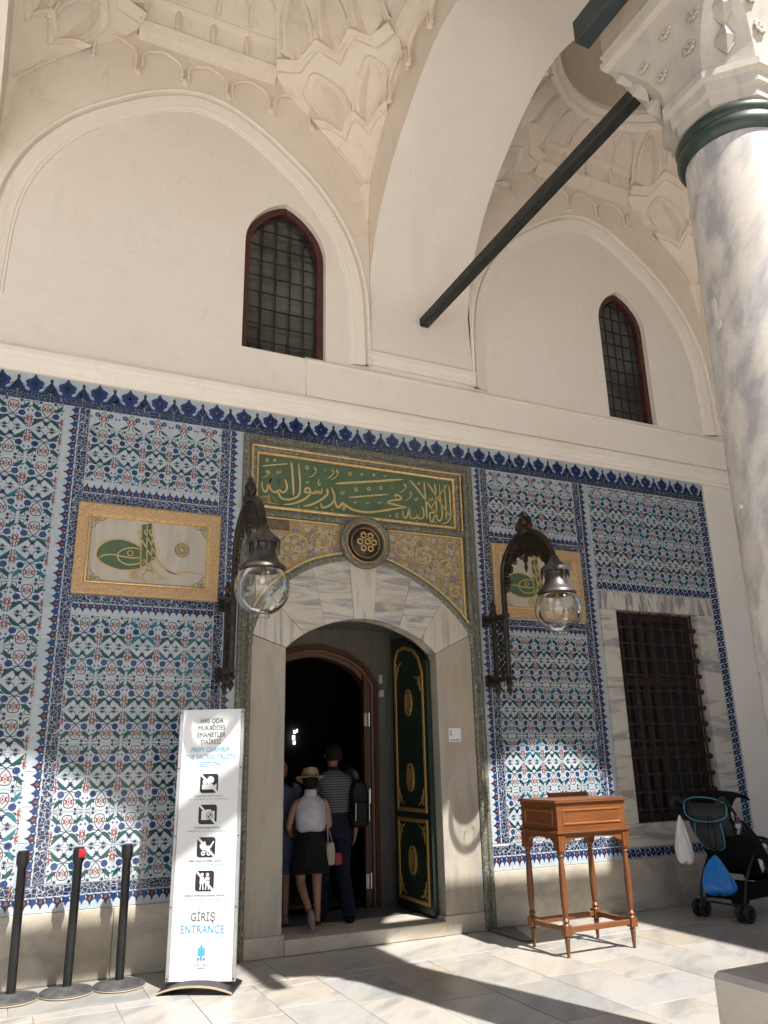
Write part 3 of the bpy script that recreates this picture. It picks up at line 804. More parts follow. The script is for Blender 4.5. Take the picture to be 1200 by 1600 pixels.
# ------------------------------------------------------------------ vaults
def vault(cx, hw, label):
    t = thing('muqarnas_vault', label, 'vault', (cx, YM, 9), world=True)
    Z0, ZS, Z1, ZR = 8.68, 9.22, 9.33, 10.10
    top = Z1
    # spandrels: wall side, then the two cross arches, front side
    b = MB()
    def strips(curve, f, zt):
        for (xa, za), (xb, zb) in zip(curve, curve[1:]): b.poly([f(xa, za), f(xb, zb), f(xb, zt), f(xa, zt)])
    strips(arch(cx, hw-.003, 6.0), lambda x, z: (x, -.062, z), top)
    ca = soffit_path(); ca = [(YM-YH, 6.8)] + ca + [(-.03, 5.98)]
    for s in (-1, 1): strips(ca, lambda y, z, s=s: (cx + s*hw, y, z), top)
    strips(arch(cx, hw-.003, 6.85), lambda x, z: (x, YM-YH, z), top)
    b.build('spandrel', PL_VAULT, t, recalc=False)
    # corner muqarnas: a shallow concave surface carrying two rows of ridged cells over zigzag ledges
    def rp(p, r=1.50, z=ZR):
        d = Vector((p.x-cx, p.y-YM, 0)).normalized(); return Vector((cx, YM, z)) + d*r
    AZ = [(7.95, .0), (8.12, .05), (8.30, .14), (8.50, .30), (8.70, .50), (9.0, .82), (9.33, 1.2), (10.2, 1.2)]
    def a_of(z):
        for (z0, a0), (z1, a1) in zip(AZ, AZ[1:]):
            if z <= z1: return a0 + (a1-a0)*max(0, (z-z0)/(z1-z0))
        return AZ[-1][1]
    for sx, sy in ((1, 1), (1, -1), (-1, -1), (-1, 1)):
        def P0(s_, z):
            zz = min(z, Z1); a_ = a_of(zz); k = .34*a_
            bw = .058 + .10*max(0, min(1, (z-9.24)/.12)); bs = .002 + .15*max(0, min(1, (z-9.24)/.12))
            t_ = (s_+1)/2; A_ = (max(a_, bs), bw); B_ = (bs, max(a_, bw)); Q = (k+bs*.5, k+bw*.5)
            q = [A_[i]*(1-t_)**2 + 2*Q[i]*t_*(1-t_) + B_[i]*t_*t_ for i in (0, 1)]
            p = Vector((cx + sx*(hw - q[0]), YM + sy*(YH - q[1]), zz))
            if z > Z1:
                u = (z-Z1)/(ZR-Z1); r = rp(p); p = p*(1-u) + r*u; p.z = z
            return p
        def mp(s_, z, off=0.0):
            p = P0(s_, z)
            if not off: return p
            d1 = P0(s_+.02, z) - P0(s_-.02, z); d2 = P0(s_, z+.02) - P0(s_, z-.02)
            n = d1.cross(d2).normalized()
            if n.dot(Vector((cx, YM, 9)) - p) < 0: n = -n
            return p + n*off
        q = MB(); NZ, NS = 22, 12
        zs_ = [7.96 + (ZR-7.96)*i/NZ for i in range(NZ+1)]
        g = [[q.add(P0(-1 + 2*j/NS, z)) for j in range(NS+1)] for z in zs_]
        for A, B in zip(g, g[1:]):
            for j in range(NS): q.face((A[j], A[j+1], B[j+1], B[j]))
        for c_ in (-1, 1):                          # returns to the wall where the surface steps forward
            col_ = [8.9, 9.1, 9.2, 9.24, 9.28, 9.32, 9.36, 9.42, 9.50]
            def back(z):
                a_ = a_of(min(z, Z1)); w_ = (a_, -.01) if c_ < 0 else (-.01, a_)
                return Vector((cx + sx*(hw - w_[0]), YM + sy*(YH - w_[1]), z))
            for z0, z1 in zip(col_, col_[1:]): q.poly((P0(c_, z0), P0(c_, z1), back(z1), back(z0)))
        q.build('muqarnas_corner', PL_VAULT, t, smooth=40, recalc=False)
        def ledge(pts, w, o):
            q = MB(); P = []
            for (s0, z0), (s1, z1) in zip(pts, pts[1:]): P += [(s0 + (s1-s0)*k/3, z0 + (z1-z0)*k/3) for k in range(3)]
            P.append(pts[-1])
            r0 = [q.add(mp(a_, b_, .002)) for a_, b_ in P]; r1 = [q.add(mp(a_, b_+.012, o*.45)) for a_, b_ in P]; r2 = [q.add(mp(a_, b_+w, o)) for a_, b_ in P]; r3 = [q.add(mp(a_, b_+w*1.35, .002)) for a_, b_ in P]
            for A, B in ((r0, r1), (r1, r2), (r2, r3)):
                for i in range(len(P)-1): q.face((A[i], A[i+1], B[i+1], B[i]))
            q.build('zigzag_ledge', PL_VAULT, t, smooth=25, recalc=False)
        ledge([(-1, 9.345), (-.93, 9.345), (-.64, 9.33), (-.345, 9.47), (-.295, 9.47), (0, 9.33), (.295, 9.47), (.345, 9.47), (.64, 9.33), (.93, 9.345), (1, 9.345)], .095, .07)
        ledge([(-1, 8.83), (-.72, 8.80), (-.44, 8.68), (-.05, 8.85), (.05, 8.85), (.44, 8.68), (.72, 8.80), (1, 8.83)], .085, .065)
        def cell(c, ds, zb, zh, zt, nose):
            q = MB(); f = lambda x, z, o: mp(c + x*ds, z, o)
            N = 9; E1 = []; E2 = []; C = []
            z0, z1 = zb + .035, zt - .035
            for i in range(N+1):
                u = i/N; z = z0 + (z1-z0)*u; k = .66*sin(pi*u**.85)**.8 if 0 < u < 1 else 0
                E1.append(f(-k, z, .008)); E2.append(f(k, z, .008)); C.append(f(0, z, .008 + nose*(sin(pi*u**.7)**.6 if 0 < u < 1 else 0)))
            for i in range(N):
                for E in (E1, E2):
                    w_ = [x for j, x in enumerate([E[i], E[i+1], C[i+1], C[i]])]
                    w_ = [x for j, x in enumerate(w_) if (x-w_[j-1]).length > 1e-5]
                    if len(w_) > 2: q.poly(w_)
            # bright sloping flanks of the V
            for sg in (-1, 1):
                q.poly((f(0, zb+.05, .055), f(sg*.95, zh, .05), f(sg*.86, zh+.075, .006), f(sg*.10, zb+.15, .010)))
                q.tube([f(sg*.99, zh-.02, .02), f(sg*.99, zh+.16, .02)], .016, 6)
            og = [(-.98, zh), (-.98, zh + (zt-zh)*.38), (-.86, zh + (zt-zh)*.62), (-.5, zh + (zt-zh)*.85), (0, zt), (.5, zh + (zt-zh)*.85), (.86, zh + (zt-zh)*.62), (.98, zh + (zt-zh)*.38), (.98, zh)]
            og = smoothpts(og, 3)
            a1 = [q.add(f(x, z, .004)) for x, z in og]; a2 = [q.add(f(x*.97, z-.008, .034)) for x, z in og]; a3 = [q.add(f(x*.86, z-.05, .004)) for x, z in og]
            for A, B in ((a1, a2), (a2, a3)):
                for i in range(len(og)-1): q.face((A[i], A[i+1], B[i+1], B[i]))
            q.build('lozenge', PL_VAULT, t, smooth=20, recalc=False)
        for c in (-.64, 0, .64): cell(c, .30, 9.34, 9.50, 10.03, .125)
        for c in (-.44, .44): cell(c, .40, 8.70, 8.87, 9.33, .115)
        q = MB()
        for c in (-1, 1): q.tube([mp(c*.98, 8.62, .01), mp(c*.97, 8.45, .01), mp(c*.9, 8.28, .01), mp(c*.6, 8.14, .012), mp(0, 8.10, .015)], .016, 6)
        D = mp(0, 8.12, .0)
        q.lathe([(.004, -.40), (.028, -.36), (.055, -.28), (.06, -.10), (.08, -.05), (.10, .0), (.11, .04)], 8, 0, (D.x, D.y, D.z))
        q.build('pendant', PL_VAULT, t, smooth=30)
    # each straight side: soffit, fascia, second ledge, niches above and below
    sides = [((0, 1), hw, YH), ((0, -1), hw, YH), ((1, 0), YH, hw), ((-1, 0), YH, hw)]
    for (dx, dy), half, dist in sides:
        def S(u, inset, z):
            if dy: return Vector((cx + u, YM + dy*(dist - inset), z))
            return Vector((cx + dx*(dist - inset), YM + u, z))
        e = half - 1.2
        q = MB()
        q.poly((S(-e, .0, Z1-.12), S(e, .0, Z1-.12), S(e, .14, Z1), S(-e, .14, Z1)))
        q.poly((S(-e, .14, Z1), S(e, .14, Z1), S(e, .185, Z1+.07), S(-e, .185, Z1+.07)))
        q.tube([S(-e, .185, Z1+.07), S(e, .185, Z1+.07)], .016, 6)
        for g_ in (-1, 1): q.poly((S(g_*e, .0, Z1-.13), S(g_*e, .14, Z1), S(g_*e, .185, Z1+.07), S(g_*e, .10, Z1+.09), S(g_*e, .0, Z1+.09)))
        # second ledge
        q.poly((S(-e, .17, Z1+.075), S(e, .17, Z1+.075), S(e-.02, .25, 9.58), S(-e+.02, .25, 9.58)))
        q.poly((S(-e+.02, .25, 9.58), S(e-.02, .25, 9.58), S(e-.03, .305, 9.64), S(-e+.03, .305, 9.64)))
        us = [-e + 2*e*k/8 for k in range(9)]
        for k in range(8): q.poly((S(us[k], .305, 9.64), S(us[k+1], .305, 9.64), rp(S(us[k+1], .185, Z1)), rp(S(us[k], .185, Z1))))
        for sg_ in (-1, 1): q.poly((S(sg_*e, .185, Z1+.07), S(sg_*e, .305, 9.64), rp(S(sg_*e, .185, Z1))))
        q.tube([S(-e, .305, 9.64), S(e, .305, 9.64)], .016, 6)
        q.build('muqarnas_shelf', PL_VAULT, t, smooth=24, recalc=False)
        # pointed cells above the ledge and between the ledges
        nn = 4
        q = MB()
        for i in range(nn):
            u0 = -e + 2*e*i/nn + .03; u1 = -e + 2*e*(i+1)/nn - .03; um = (u0+u1)/2
            def f(u, z):
                p0 = S(u, .305, 9.64); t_ = max(0, (z-9.64)/(ZR-9.64)); r0 = rp(S(u, .185, Z1))
                return p0*(1-t_) + r0*t_ + Vector((cx-p0.x, YM-p0.y, 0)).normalized()*.012
            q.tube(smoothpts([f(u0, 9.67), f(u0, 9.82), f((u0+um)/2, 9.94), f(um, 10.02), f((u1+um)/2, 9.94), f(u1, 9.82), f(u1, 9.67)], 2), .02, 6)
            q.lathe([(.002, -.17), (.025, -.10), (.036, .0), (.03, .16)], 7, 0, S(u0-.03, .245, 9.50))
        # blind arches under the shelf, only as far as they clear the big arch
        na = 5
        for i in range(na):
            u0 = -1.25 + 2.5*i/na + .035; u1 = -1.25 + 2.5*(i+1)/na - .035; um = (u0+u1)/2
            zb = 8.86 if abs(um) < .9 else 8.80
            y_ = .072
            q.tube(smoothpts([S(u0, y_, zb), S(u0, y_, 9.02), S(u0+.05, y_, 9.10), S(um-.08, y_, 9.14), S(um, y_, 9.17), S(um+.08, y_, 9.14), S(u1-.05, y_, 9.10), S(u1, y_, 9.02), S(u1, y_, zb)], 2), .02, 6)
            q.lathe([(.03, -.03), (.035, 0), (.02, .03)], 7, 0, S(u1+.035, .07, zb))
        q.build('blind_arch', PL_VAULT, t, smooth=40)
    # ring and dome
    q = MB(); q.lathe([(1.56, ZR-.09), (1.50, ZR-.07), (1.475, ZR-.02), (1.50, ZR+.02), (1.455, ZR+.04), (1.425, ZR+.09), (1.455, ZR+.13), (1.45, ZR+.2)], 64, 0, (cx, YM, 0), caps=False)
    q.build('dome_ring', PL_TRIM, t, smooth=40, recalc=False)
    q = MB(); q.lathe([(1.45*cos(a*pi/36), ZR+.19+1.35*sin(a*pi/36)) for a in range(0, 19)], 64, 0, (cx, YM, 0), caps=False)
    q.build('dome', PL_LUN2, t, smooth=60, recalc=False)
    return t
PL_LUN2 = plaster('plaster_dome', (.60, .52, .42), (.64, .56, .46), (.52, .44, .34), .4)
vault(BAYS[0][0], BAYS[0][1], 'cream muqarnas vault over the larger arched window at the left')
vault(BAYS[1][0], BAYS[1][1], 'cream muqarnas vault with round dome ring behind the iron tie rod')

# ------------------------------------------------------------------ cross arches (wall to column)
labs = ['broad white arch at the far left edge beyond the muqarnas', 'broad white arch springing from the wall between the two lunettes', 'broad white arch behind the marble column at the right']
for i, c in enumerate(COLX):
    x0 = -2.4 if i == 0 else BAYS[i-1][0] + BAYS[i-1][1]
    x1 = BAYS[i][0] - BAYS[i][1] if i < 2 else 10.3
    t = thing('cross_arch', labs[i], 'arch', (c, 0, 6), group='broad arches between wall and columns', world=True)
    b = MB(); p = soffit_path()
    for (ya, za), (yb, zb) in zip(p, p[1:]): b.poly([(x0+.001, ya, za), (x1-.001, ya, za), (x1-.001, yb, zb), (x0+.001, yb, zb)])
    b.build('soffit', PL_WHITE, t, smooth=50, recalc=False)

# front arcade wall and roof
arc = thing('front_arcade', 'plastered arcade wall carried by the marble columns, open to the courtyard', 'wall', (4, -4.5, 7), world=True)
b = MB(); yi, yo = YM-YH, -4.80
allb = [(-3.7, 1.89)] + BAYS + [(12.1, 1.92)]
xp = -7.0
for cx, hw in allb:
    cv = arch(cx, hw, 6.85)
    for y in (yi, yo):
        b.poly([(xp, y, 6.9), (cv[0][0], y, 6.9), (cv[0][0], y, 12), (xp, y, 12)])
        for (xa, za), (xb, zb) in zip(cv, cv[1:]): b.poly([(xa, y, za), (xb, y, zb), (xb, y, 12), (xa, y, 12)])
    for (xa, za), (xb, zb) in zip(cv, cv[1:]): b.poly([(xa, yi, za), (xa, yo, za), (xb, yo, zb), (xb, yi, zb)])
    xp = cv[-1][0]
for y in (yi, yo): b.poly([(xp, y, 6.9), (15, y, 6.9), (15, y, 12), (xp, y, 12)])
b.build('arcade_wall', PL_WHITE, arc, recalc=False)
b = MB(); b.box(-7, 15, -5.0, 1.1, 12, 12.3); b.build('roof', PL_WHITE, arc)
b = MB()
for x0, x1 in ((-7, BAYS[0][0]-BAYS[0][1]-1.44), (BAYS[1][0]+BAYS[1][1]+1.44, 15)): b.box(x0, x1, -4.2, 0, 9.4, 9.5)
b.build('side_ceiling', PL_VAULT, arc)

# ------------------------------------------------------------------ columns
def column(x, y, label):
    t = thing('marble_column', label, 'column', (x, y, 0), group='marble columns of the portico')
    b = MB(); b.box(-.43, .47, -.7, .7, 0, .5)
    b.build('plinth', MB_PLINTH, t, bevel=.03)
    b = MB(); b.lathe([(.43, .5), (.45, .53), (.45, .57), (.40, .6), (.385, .64), (.39, .67), (.365, .70)], 40)
    b.build('base_ring', VERD, t, smooth=35)
    b = MB(); b.lathe([(.36, .69), (.357, 1.5), (.348, 2.6), (.336, 3.8), (.322, 4.8), (.312, 5.24)], 48)
    b.build('shaft', MB_COL, t, smooth=50)
    b = MB(); b.lathe([(.312, 5.235), (.338, 5.25), (.354, 5.285), (.354, 5.32), (.338, 5.35), (.35, 5.37), (.355, 5.40), (.335, 5.43), (.31, 5.44)], 48)
    b.build('collar', VERD, t, smooth=50)
    # capital: octagonal rings growing into a square abacus
    b = MB()
    def oct_(r, z, k):           # k = 0 square of half side r, 1 = regular octagon of apothem r
        c = r*(1 - .586*k)
        return [(r, -c), (r, c), (c, r), (-c, r), (-r, c), (-r, -c), (-c, -r), (c, -r)], z
    secs = [oct_(.30, 5.44, 1), oct_(.325, 5.45, 1), (oct_(.33, 5.52, 1)), oct_(.36, 5.53, 1), oct_(.365, 5.60, 1), oct_(.40, 5.615, 1), oct_(.405, 5.66, 1), oct_(.375, 5.68, 1), oct_(.385, 5.80, .95), oct_(.42, 5.95, .75), oct_(.465, 6.1, .45), oct_(.495, 6.22, .16), oct_(.50, 6.25, .05)]
    rings = [[b.add((px, py, z)) for px, py in pts] for pts, z in secs]
    for A, B in zip(rings, rings[1:]):
        for k in range(8): b.face((A[k], A[(k+1) % 8], B[(k+1) % 8], B[k]))
    b.face(rings[-1]); b.face(rings[0][::-1])
    cap = b.build('capital', MB_CAP, t, smooth=20)
    # carved rosettes and leaves on the four faces, stalactite wedges at the corners
    for k in range(4):
        a = k*pi/2; c_, s_ = cos(a), sin(a)
        rot = lambda p: (p[0]*c_ - p[1]*s_, p[0]*s_ + p[1]*c_, p[2])
        for u, z in ((-.22, 6.06), (0, 6.12), (.22, 6.06), (-.12, 5.90), (.12, 5.90)):
            q = MB(); d = .41 + (z-5.9)*.24
            for i in range(8):
                th = 2*pi*i/8
                q.lathe([(.004, 0), (.016, .006), (.013, .014), (.002, .017)], 6, 0, (0, 0, 0))
                pts = q.v[-24:]
                q.v[-24:] = [rot((d + pz, u + px*1.3 + .036*cos(th), z + py + .036*sin(th))) for px, py, pz in pts]
            q.lathe([(.016, 0), (.014, .016), (.003, .02)], 7, 0); pts = q.v[-21:]
            q.v[-21:] = [rot((d + pz, u + px, z + py)) for px, py, pz in pts]
            q.build('rosette', MB_CAP, cap, smooth=40)
        q = MB()
        for z0, z1, r0, r1 in ((5.74, 5.90, .40, .46), (5.9, 6.08, .46, .55), (6.06, 6.22, .55, .64)):
            B0 = Vector((r0*.72, r0*.72, z0)); T0 = Vector((r1*.74, r1*.74, z1)); L0_ = Vector((r1*.74, r1*.50, (z0+z1)/2+.04)); R0_ = Vector((r1*.50, r1*.74, (z0+z1)/2+.04))
            C0_ = (B0+T0)/2 + Vector((.03, .03, 0))
            for f in ((B0, L0_, C0_), (B0, C0_, R0_), (L0_, T0, C0_), (T0, R0_, C0_)): q.poly([rot(p) for p in f])
            q.tube([rot(p) for p in (L0_, B0, R0_)], .009, 5); 
        q.build('stalactite', MB_CAP, cap, smooth=20)
    b = MB()
    for r0, r1, z0, z1 in ((.505, .53, 6.25, 6.29), (.53, .535, 6.29, 6.33), (.50, .515, 6.33, 6.35), (.515, .53, 6.35, 6.40)):
        A = [b.add((i*r0, j*r0, z0)) for i, j in ((-1,-1),(1,-1),(1,1),(-1,1))]; B = [b.add((i*r1, j*r1, z1)) for i, j in ((-1,-1),(1,-1),(1,1),(-1,1))]
        for k in range(4): b.face((A[k], A[(k+1) % 4], B[(k+1) % 4], B[k]))
        b.face(A[::-1]); b.face(B)
    b.build('abacus', MB_CAP, t)
    b = MB(); b.box(-.52, .52, -.55, .52, 6.402, 6.95)
    b.build('impost_block', ST_BLOCK, t, bevel=.012)
    return t
c1 = column(COLX[1], COLY, 'tall grey veined marble column with green collar and carved capital at the right')
dup(c1, loc=(COLX[0], COLY, 0), label='marble column of the portico standing out of frame to the left')
dup(c1, loc=(COLX[2], COLY, 0), label='marble column of the portico standing out of frame to the right')

# old repair and a small plug on the shaft
d_ = Vector((-.971, .239, 0)); s_ = Vector((-d_.y, d_.x, 0))
b = MB(); rr_ = random.Random(8); P_ = []
for u, v in ((-.012, .10), (.010, .105), (.022, .07), (.012, .02), (.016, -.03), (.036, -.055), (.034, -.095), (.008, -.10), (-.014, -.075), (-.010, -.02), (-.018, .03), (-.022, .07)): P_.append((u + rr_.uniform(-.003, .003), v))
fr_ = [b.add(d_*.341 + s_*u*.9 + Vector((0, 0, 4.09+v))) for u, v in P_]; bk_ = [b.add(d_*.322 + s_*u*1.1 + Vector((0, 0, 4.09+v*1.05))) for u, v in P_]
b.face(fr_)
for i in range(len(P_)): b.face((fr_[i], fr_[(i+1) % len(P_)], bk_[(i+1) % len(P_)], bk_[i]))
b.build('repair_patch', MB_PLINTH, c1)
d2 = Vector((-.927, .375, 0))
b = MB(); b.tube([d2*.335 + Vector((0, 0, 2.90)), d2*.354 + Vector((0, 0, 2.90))], [.020, .016], 12); b.build('plug', MB_PLINTH, c1, smooth=40)
b = MB(); b.prism([(4.655, -.63), (4.735, -.66), (4.95, -.03), (4.64, -.025)], 0, .014); b.v = [(x, z, y+.004) for x, y, z in b.v]
tag(b.build('drain_slab', simple('dark_slate', (.10, .10, .095), .6, 0, (.06, .06, .058), 14, .2), bevel=.003), 'dark grey slate slab lying on the floor against the door frame behind the lectern', 'slab')

# timber tie beams in the front arcade and the iron tie rod to the wall
for i, (xa, xb) in enumerate(((COLX[0]+.53, COLX[1]-.53), (COLX[1]+.53, COLX[2]-.53))):
    b = MB(); b.box(xa, xb, COLY-.09, COLY+.09, 6.66, 6.84)
    tag(b.build('tie_beam', BEAM, bevel=.006), 'painted timber tie beam of the front arcade, %s' % ('left bay' if i == 0 else 'right bay'), 'beam', 'timber tie beams of the front arcade')
b = MB(); b.box(COLX[1]-.645, COLX[1]-.512, -5.5, -3.82, 6.60, 6.80)
tag(b.build('wall_beam', BEAM, bevel=.006), 'dark blue-grey painted timber beam beside the stone block over the capital', 'beam')
b = MB(); b.bar((4.22, -.02, 6.51), (4.22, -3.99, 6.58), .118, .112)
for k in range(6): pass
tag(b.build('tie_rod', IRON, bevel=.012), 'black iron tie rod running from the wall up to the column capital', 'tie rod')

# wing on the far side of the court's corner, outside the frame
b = MB(); b.box(7.98, 20, -34, -5.1, -.06, 9.6)
t = b.build('courtyard_wing', PL_WHITE); tag(t, 'plain plastered wing of the palace courtyard beyond the right edge', 'building')
# ------------------------------------------------------------------ door portal
por = thing('door_portal', 'marble doorway with flat arch, green stone frame and gilded panels around the dark entrance', 'doorway', (3.4, 0, 0), world=True)
XA, XB = 2.24, 4.63
b = MB()
b.sweep([(XA, 0.0), (XA, 4.645), (XB, 4.645), (XB, 0.0)], [(0, .06), (0, -.045), (.012, -.06), (.03, -.062), (.045, -.048), (.055, -.032), (.068, -.034), (.08, -.052), (.095, -.055), (.108, -.04), (.13, -.035), (.13, .06)])
b.build('stone_frame', GRANITE, por, smooth=25)
INNER = [tuple(p) for p in smoothpts([(2.58, 2.63), (2.66, 2.70), (2.80, 2.79), (3.07, 2.90), (3.39, 2.95), (3.70, 2.91), (4.0, 2.79), (4.13, 2.70), (4.205, 2.63)], 4)]
OUTER = [tuple(p) for p in smoothpts([(2.245, 2.74), (2.33, 2.97), (2.47, 3.17), (2.80, 3.41), (3.14, 3.52), (3.40, 3.545), (3.72, 3.49), (4.1, 3.31), (4.4, 3.09), (4.625, 2.84)], 4)]
def at_x(curve, x):
    for (xa, za), (xb, zb) in zip(curve, curve[1:]):
        if xa <= x <= xb: return za + (zb-za)*(x-xa)/(xb-xa)
    return curve[0][1] if x < curve[0][0] else curve[-1][1]
def seg(curve, xa, xb):
    return [(xa, at_x(curve, xa))] + [p for p in curve if xa+.01 < p[0] < xb-.01] + [(xb, at_x(curve, xb))]
BND = [(2.58, 2.245), (2.76, 2.42), (2.98, 2.84), (3.285, 3.235), (3.505, 3.545), (3.79, 3.94), (4.03, 4.30), (4.205, 4.625)]
g = .0016
for i in range(7):
    (ia, oa), (ib, ob) = BND[i], BND[i+1]
    lo = seg(INNER, ia+g, ib-g); up = seg(OUTER, oa+g, ob-g)
    b = MB(); b.prism(lo + up[::-1], -.034 - (.006 if i == 3 else 0) - .0015*(i % 2), .14)
    b.build('voussoir', MB_VOUSW if i in (0, 3, 6) else MB_VOUS, por)
for pts in ([(2.243, .17), (2.578, .17), (2.578, 2.629), (2.243, 2.738)], [(4.207, .17), (4.627, .17), (4.627, 2.838), (4.207, 2.629)],
            [(2.243, 0.004), (2.60, 0.004), (2.60, .168), (2.243, .168)], [(4.19, 0.004), (4.627, 0.004), (4.627, .168), (4.19, .168)]):
    low = pts[0][1] < .1
    b = MB(); b.prism(pts, -.04 if low else -.032, .14); b.build('plinth_block' if low else 'jamb', MB_BASE if low else MB_JAMB, por, bevel=.003)
# step and passage
b = MB(); b.box(2.602, 4.188, -.055, .5, .004, .125); b.build('door_step', MB_BASE, por, bevel=.006)
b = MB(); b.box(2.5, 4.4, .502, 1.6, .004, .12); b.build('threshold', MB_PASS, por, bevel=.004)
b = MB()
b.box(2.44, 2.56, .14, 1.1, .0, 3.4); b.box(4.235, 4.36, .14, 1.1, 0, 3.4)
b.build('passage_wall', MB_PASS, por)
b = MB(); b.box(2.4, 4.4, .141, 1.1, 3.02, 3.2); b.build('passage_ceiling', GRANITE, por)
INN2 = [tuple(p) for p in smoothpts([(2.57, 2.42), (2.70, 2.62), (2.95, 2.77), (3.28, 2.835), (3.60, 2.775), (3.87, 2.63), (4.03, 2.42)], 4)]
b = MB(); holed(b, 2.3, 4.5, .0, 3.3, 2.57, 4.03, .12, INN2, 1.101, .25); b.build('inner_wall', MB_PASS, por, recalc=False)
# spandrel with floral relief
sp = MB()
top = 3.925
pts = [(2.245, top)] + [(x, z) for x, z in OUTER] + [(4.627, top)]
cv = OUTER
for (xa, za), (xb, zb) in zip(cv, cv[1:]): sp.poly([(xa, .0, za), (xb, .0, zb), (xb, .0, top), (xa, .0, top)])
FLORID = simple('spandrel_gilt_ground', (.42, .30, .14), .5, .15, (.26, .18, .08), 40, .5, 60)
spo = sp.build('spandrel_panel', FLORID, por, recalc=False)
rs = random.Random(4)
FLW = [simple('relief_white', (.41, .385, .35), .5), simple('relief_blue', (.15, .18, .32), .5), simple('relief_leaf', (.09, .10, .085), .5), GILT_L]
b = MB(); spots = []
def inside(x, z): return 2.31 < x < 4.56 and z < 3.88 and z > at_x(OUTER, x) + .13 and (x-3.41)**2 + (z-3.735)**2 > .31**2 and not (x < 2.63 and z > 3.77)
tries = 0
while tries < 4000:
    tries += 1
    x = rs.uniform(2.3, 4.57); z = rs.uniform(2.95, 3.9); r = rs.choice((.022, .027, .032, .038))
    if inside(x, z) and all((x-u)**2 + (z-v)**2 > (.95*(r+q)+.006)**2 for u, v, q in spots): spots.append((x, z, r))
for x, z, r in spots:
    m_ = 1 if rs.random() < .22 else 0; n_ = rs.choice((5, 6)); a0 = rs.uniform(0, 6)
    for i in range(n_):
        a_ = a0 + 2*pi*i/n_; pc_ = (x + r*.58*cos(a_), z + r*.58*sin(a_)); k = r*.40
        b.poly([(pc_[0] + k*cos(t_)*(1 if j % 1 == 0 else 1), -.004, pc_[1] + k*sin(t_)) for j, t_ in enumerate([2*pi*q/6 + a_ for q in range(6)])], m_)
    b.poly([(x + r*.3*cos(q*pi/3), -.0052, z + r*.3*sin(q*pi/3)) for q in range(6)], 1 if m_ == 0 and rs.random() < .5 else 3)
    for i in range(2):
        a_ = rs.uniform(0, 6.3); d = Vector((cos(a_), sin(a_))); n2 = Vector((-d.y, d.x)); c = Vector((x, z)) + d*r*1.05
        pts_ = [c, c + d*r*.35 + n2*r*.2, c + d*r*.8, c + d*r*.35 - n2*r*.2]
        if all(inside(p_[0], p_[1]) for p_ in pts_): b.poly([(p_[0], -.003, p_[1]) for p_ in pts_], 2)
tag(b.build('flower_relief', FLW, spo, recalc=False), kind='stuff')
for sx in (-1, 1):
    for (u, z, r) in ((.46, 3.72, .13), (.72, 3.66, .15), (.98, 3.55, .14), (1.06, 3.80, .08), (1.08, 3.30, .09), (.62, 3.84, .05)):
        cx = 3.41 + sx*u; pts = []
        for i in range(20):
            a_ = i*.42; rr = r*(1 - i/26); pts.append((cx + sx*rr*cos(a_), z + rr*sin(a_)*.85))
        pts = [q for q in pts if inside(*q)]
        if len(pts) < 4: continue
        b = MB(); b.ribbon(pts, .014, -.0065, 0, 0); b.build('gilt_scroll', GILT_L, spo)
# stone band round the arch, gilt lines, bands under and around the inscription
b = MB(); b.sweep([(2.245, 2.64)] + OUTER[1:-1] + [(4.628, 2.74)], [(0, .0), (.0, -.04), (.02, -.05), (.045, -.05), (.06, -.035), (.075, -.03), (.075, .0)]); b.build('arch_moulding', GRANITE, por, smooth=30)
b = MB()
off = [(x, z) for x, z in OUTER]
b.sweep(off, [(.076, .0), (.076, -.03), (.094, -.034), (.098, 0)])
b.sweep([(2.285, 2.95), (2.285, 3.905), (3.12, 3.905)], [(.0, .0), (.0, -.02), (.014, -.024), (.018, 0)])
b.sweep([(3.70, 3.905), (4.585, 3.905), (4.585, 3.0)], [(.0, .0), (.0, -.02), (.014, -.024), (.018, 0)])
b.build('gilt_line', GILT_L, spo)
b = MB(); b.box(XA+.002, XB-.002, -.036, .1, 3.926, 3.985); b.box(XA+.002, XB-.002, .001, .1, 3.3, 4.64)
b.build('stone_backing', GRANITE, por)
b = MB(); b.box(2.34, 2.60, -.012, -.001, 3.80, 3.90); b.build('worn_patch', simple('bare_stone', (.17, .12, .08), .8, 0, (.07, .055, .04), 20, .4), spo)
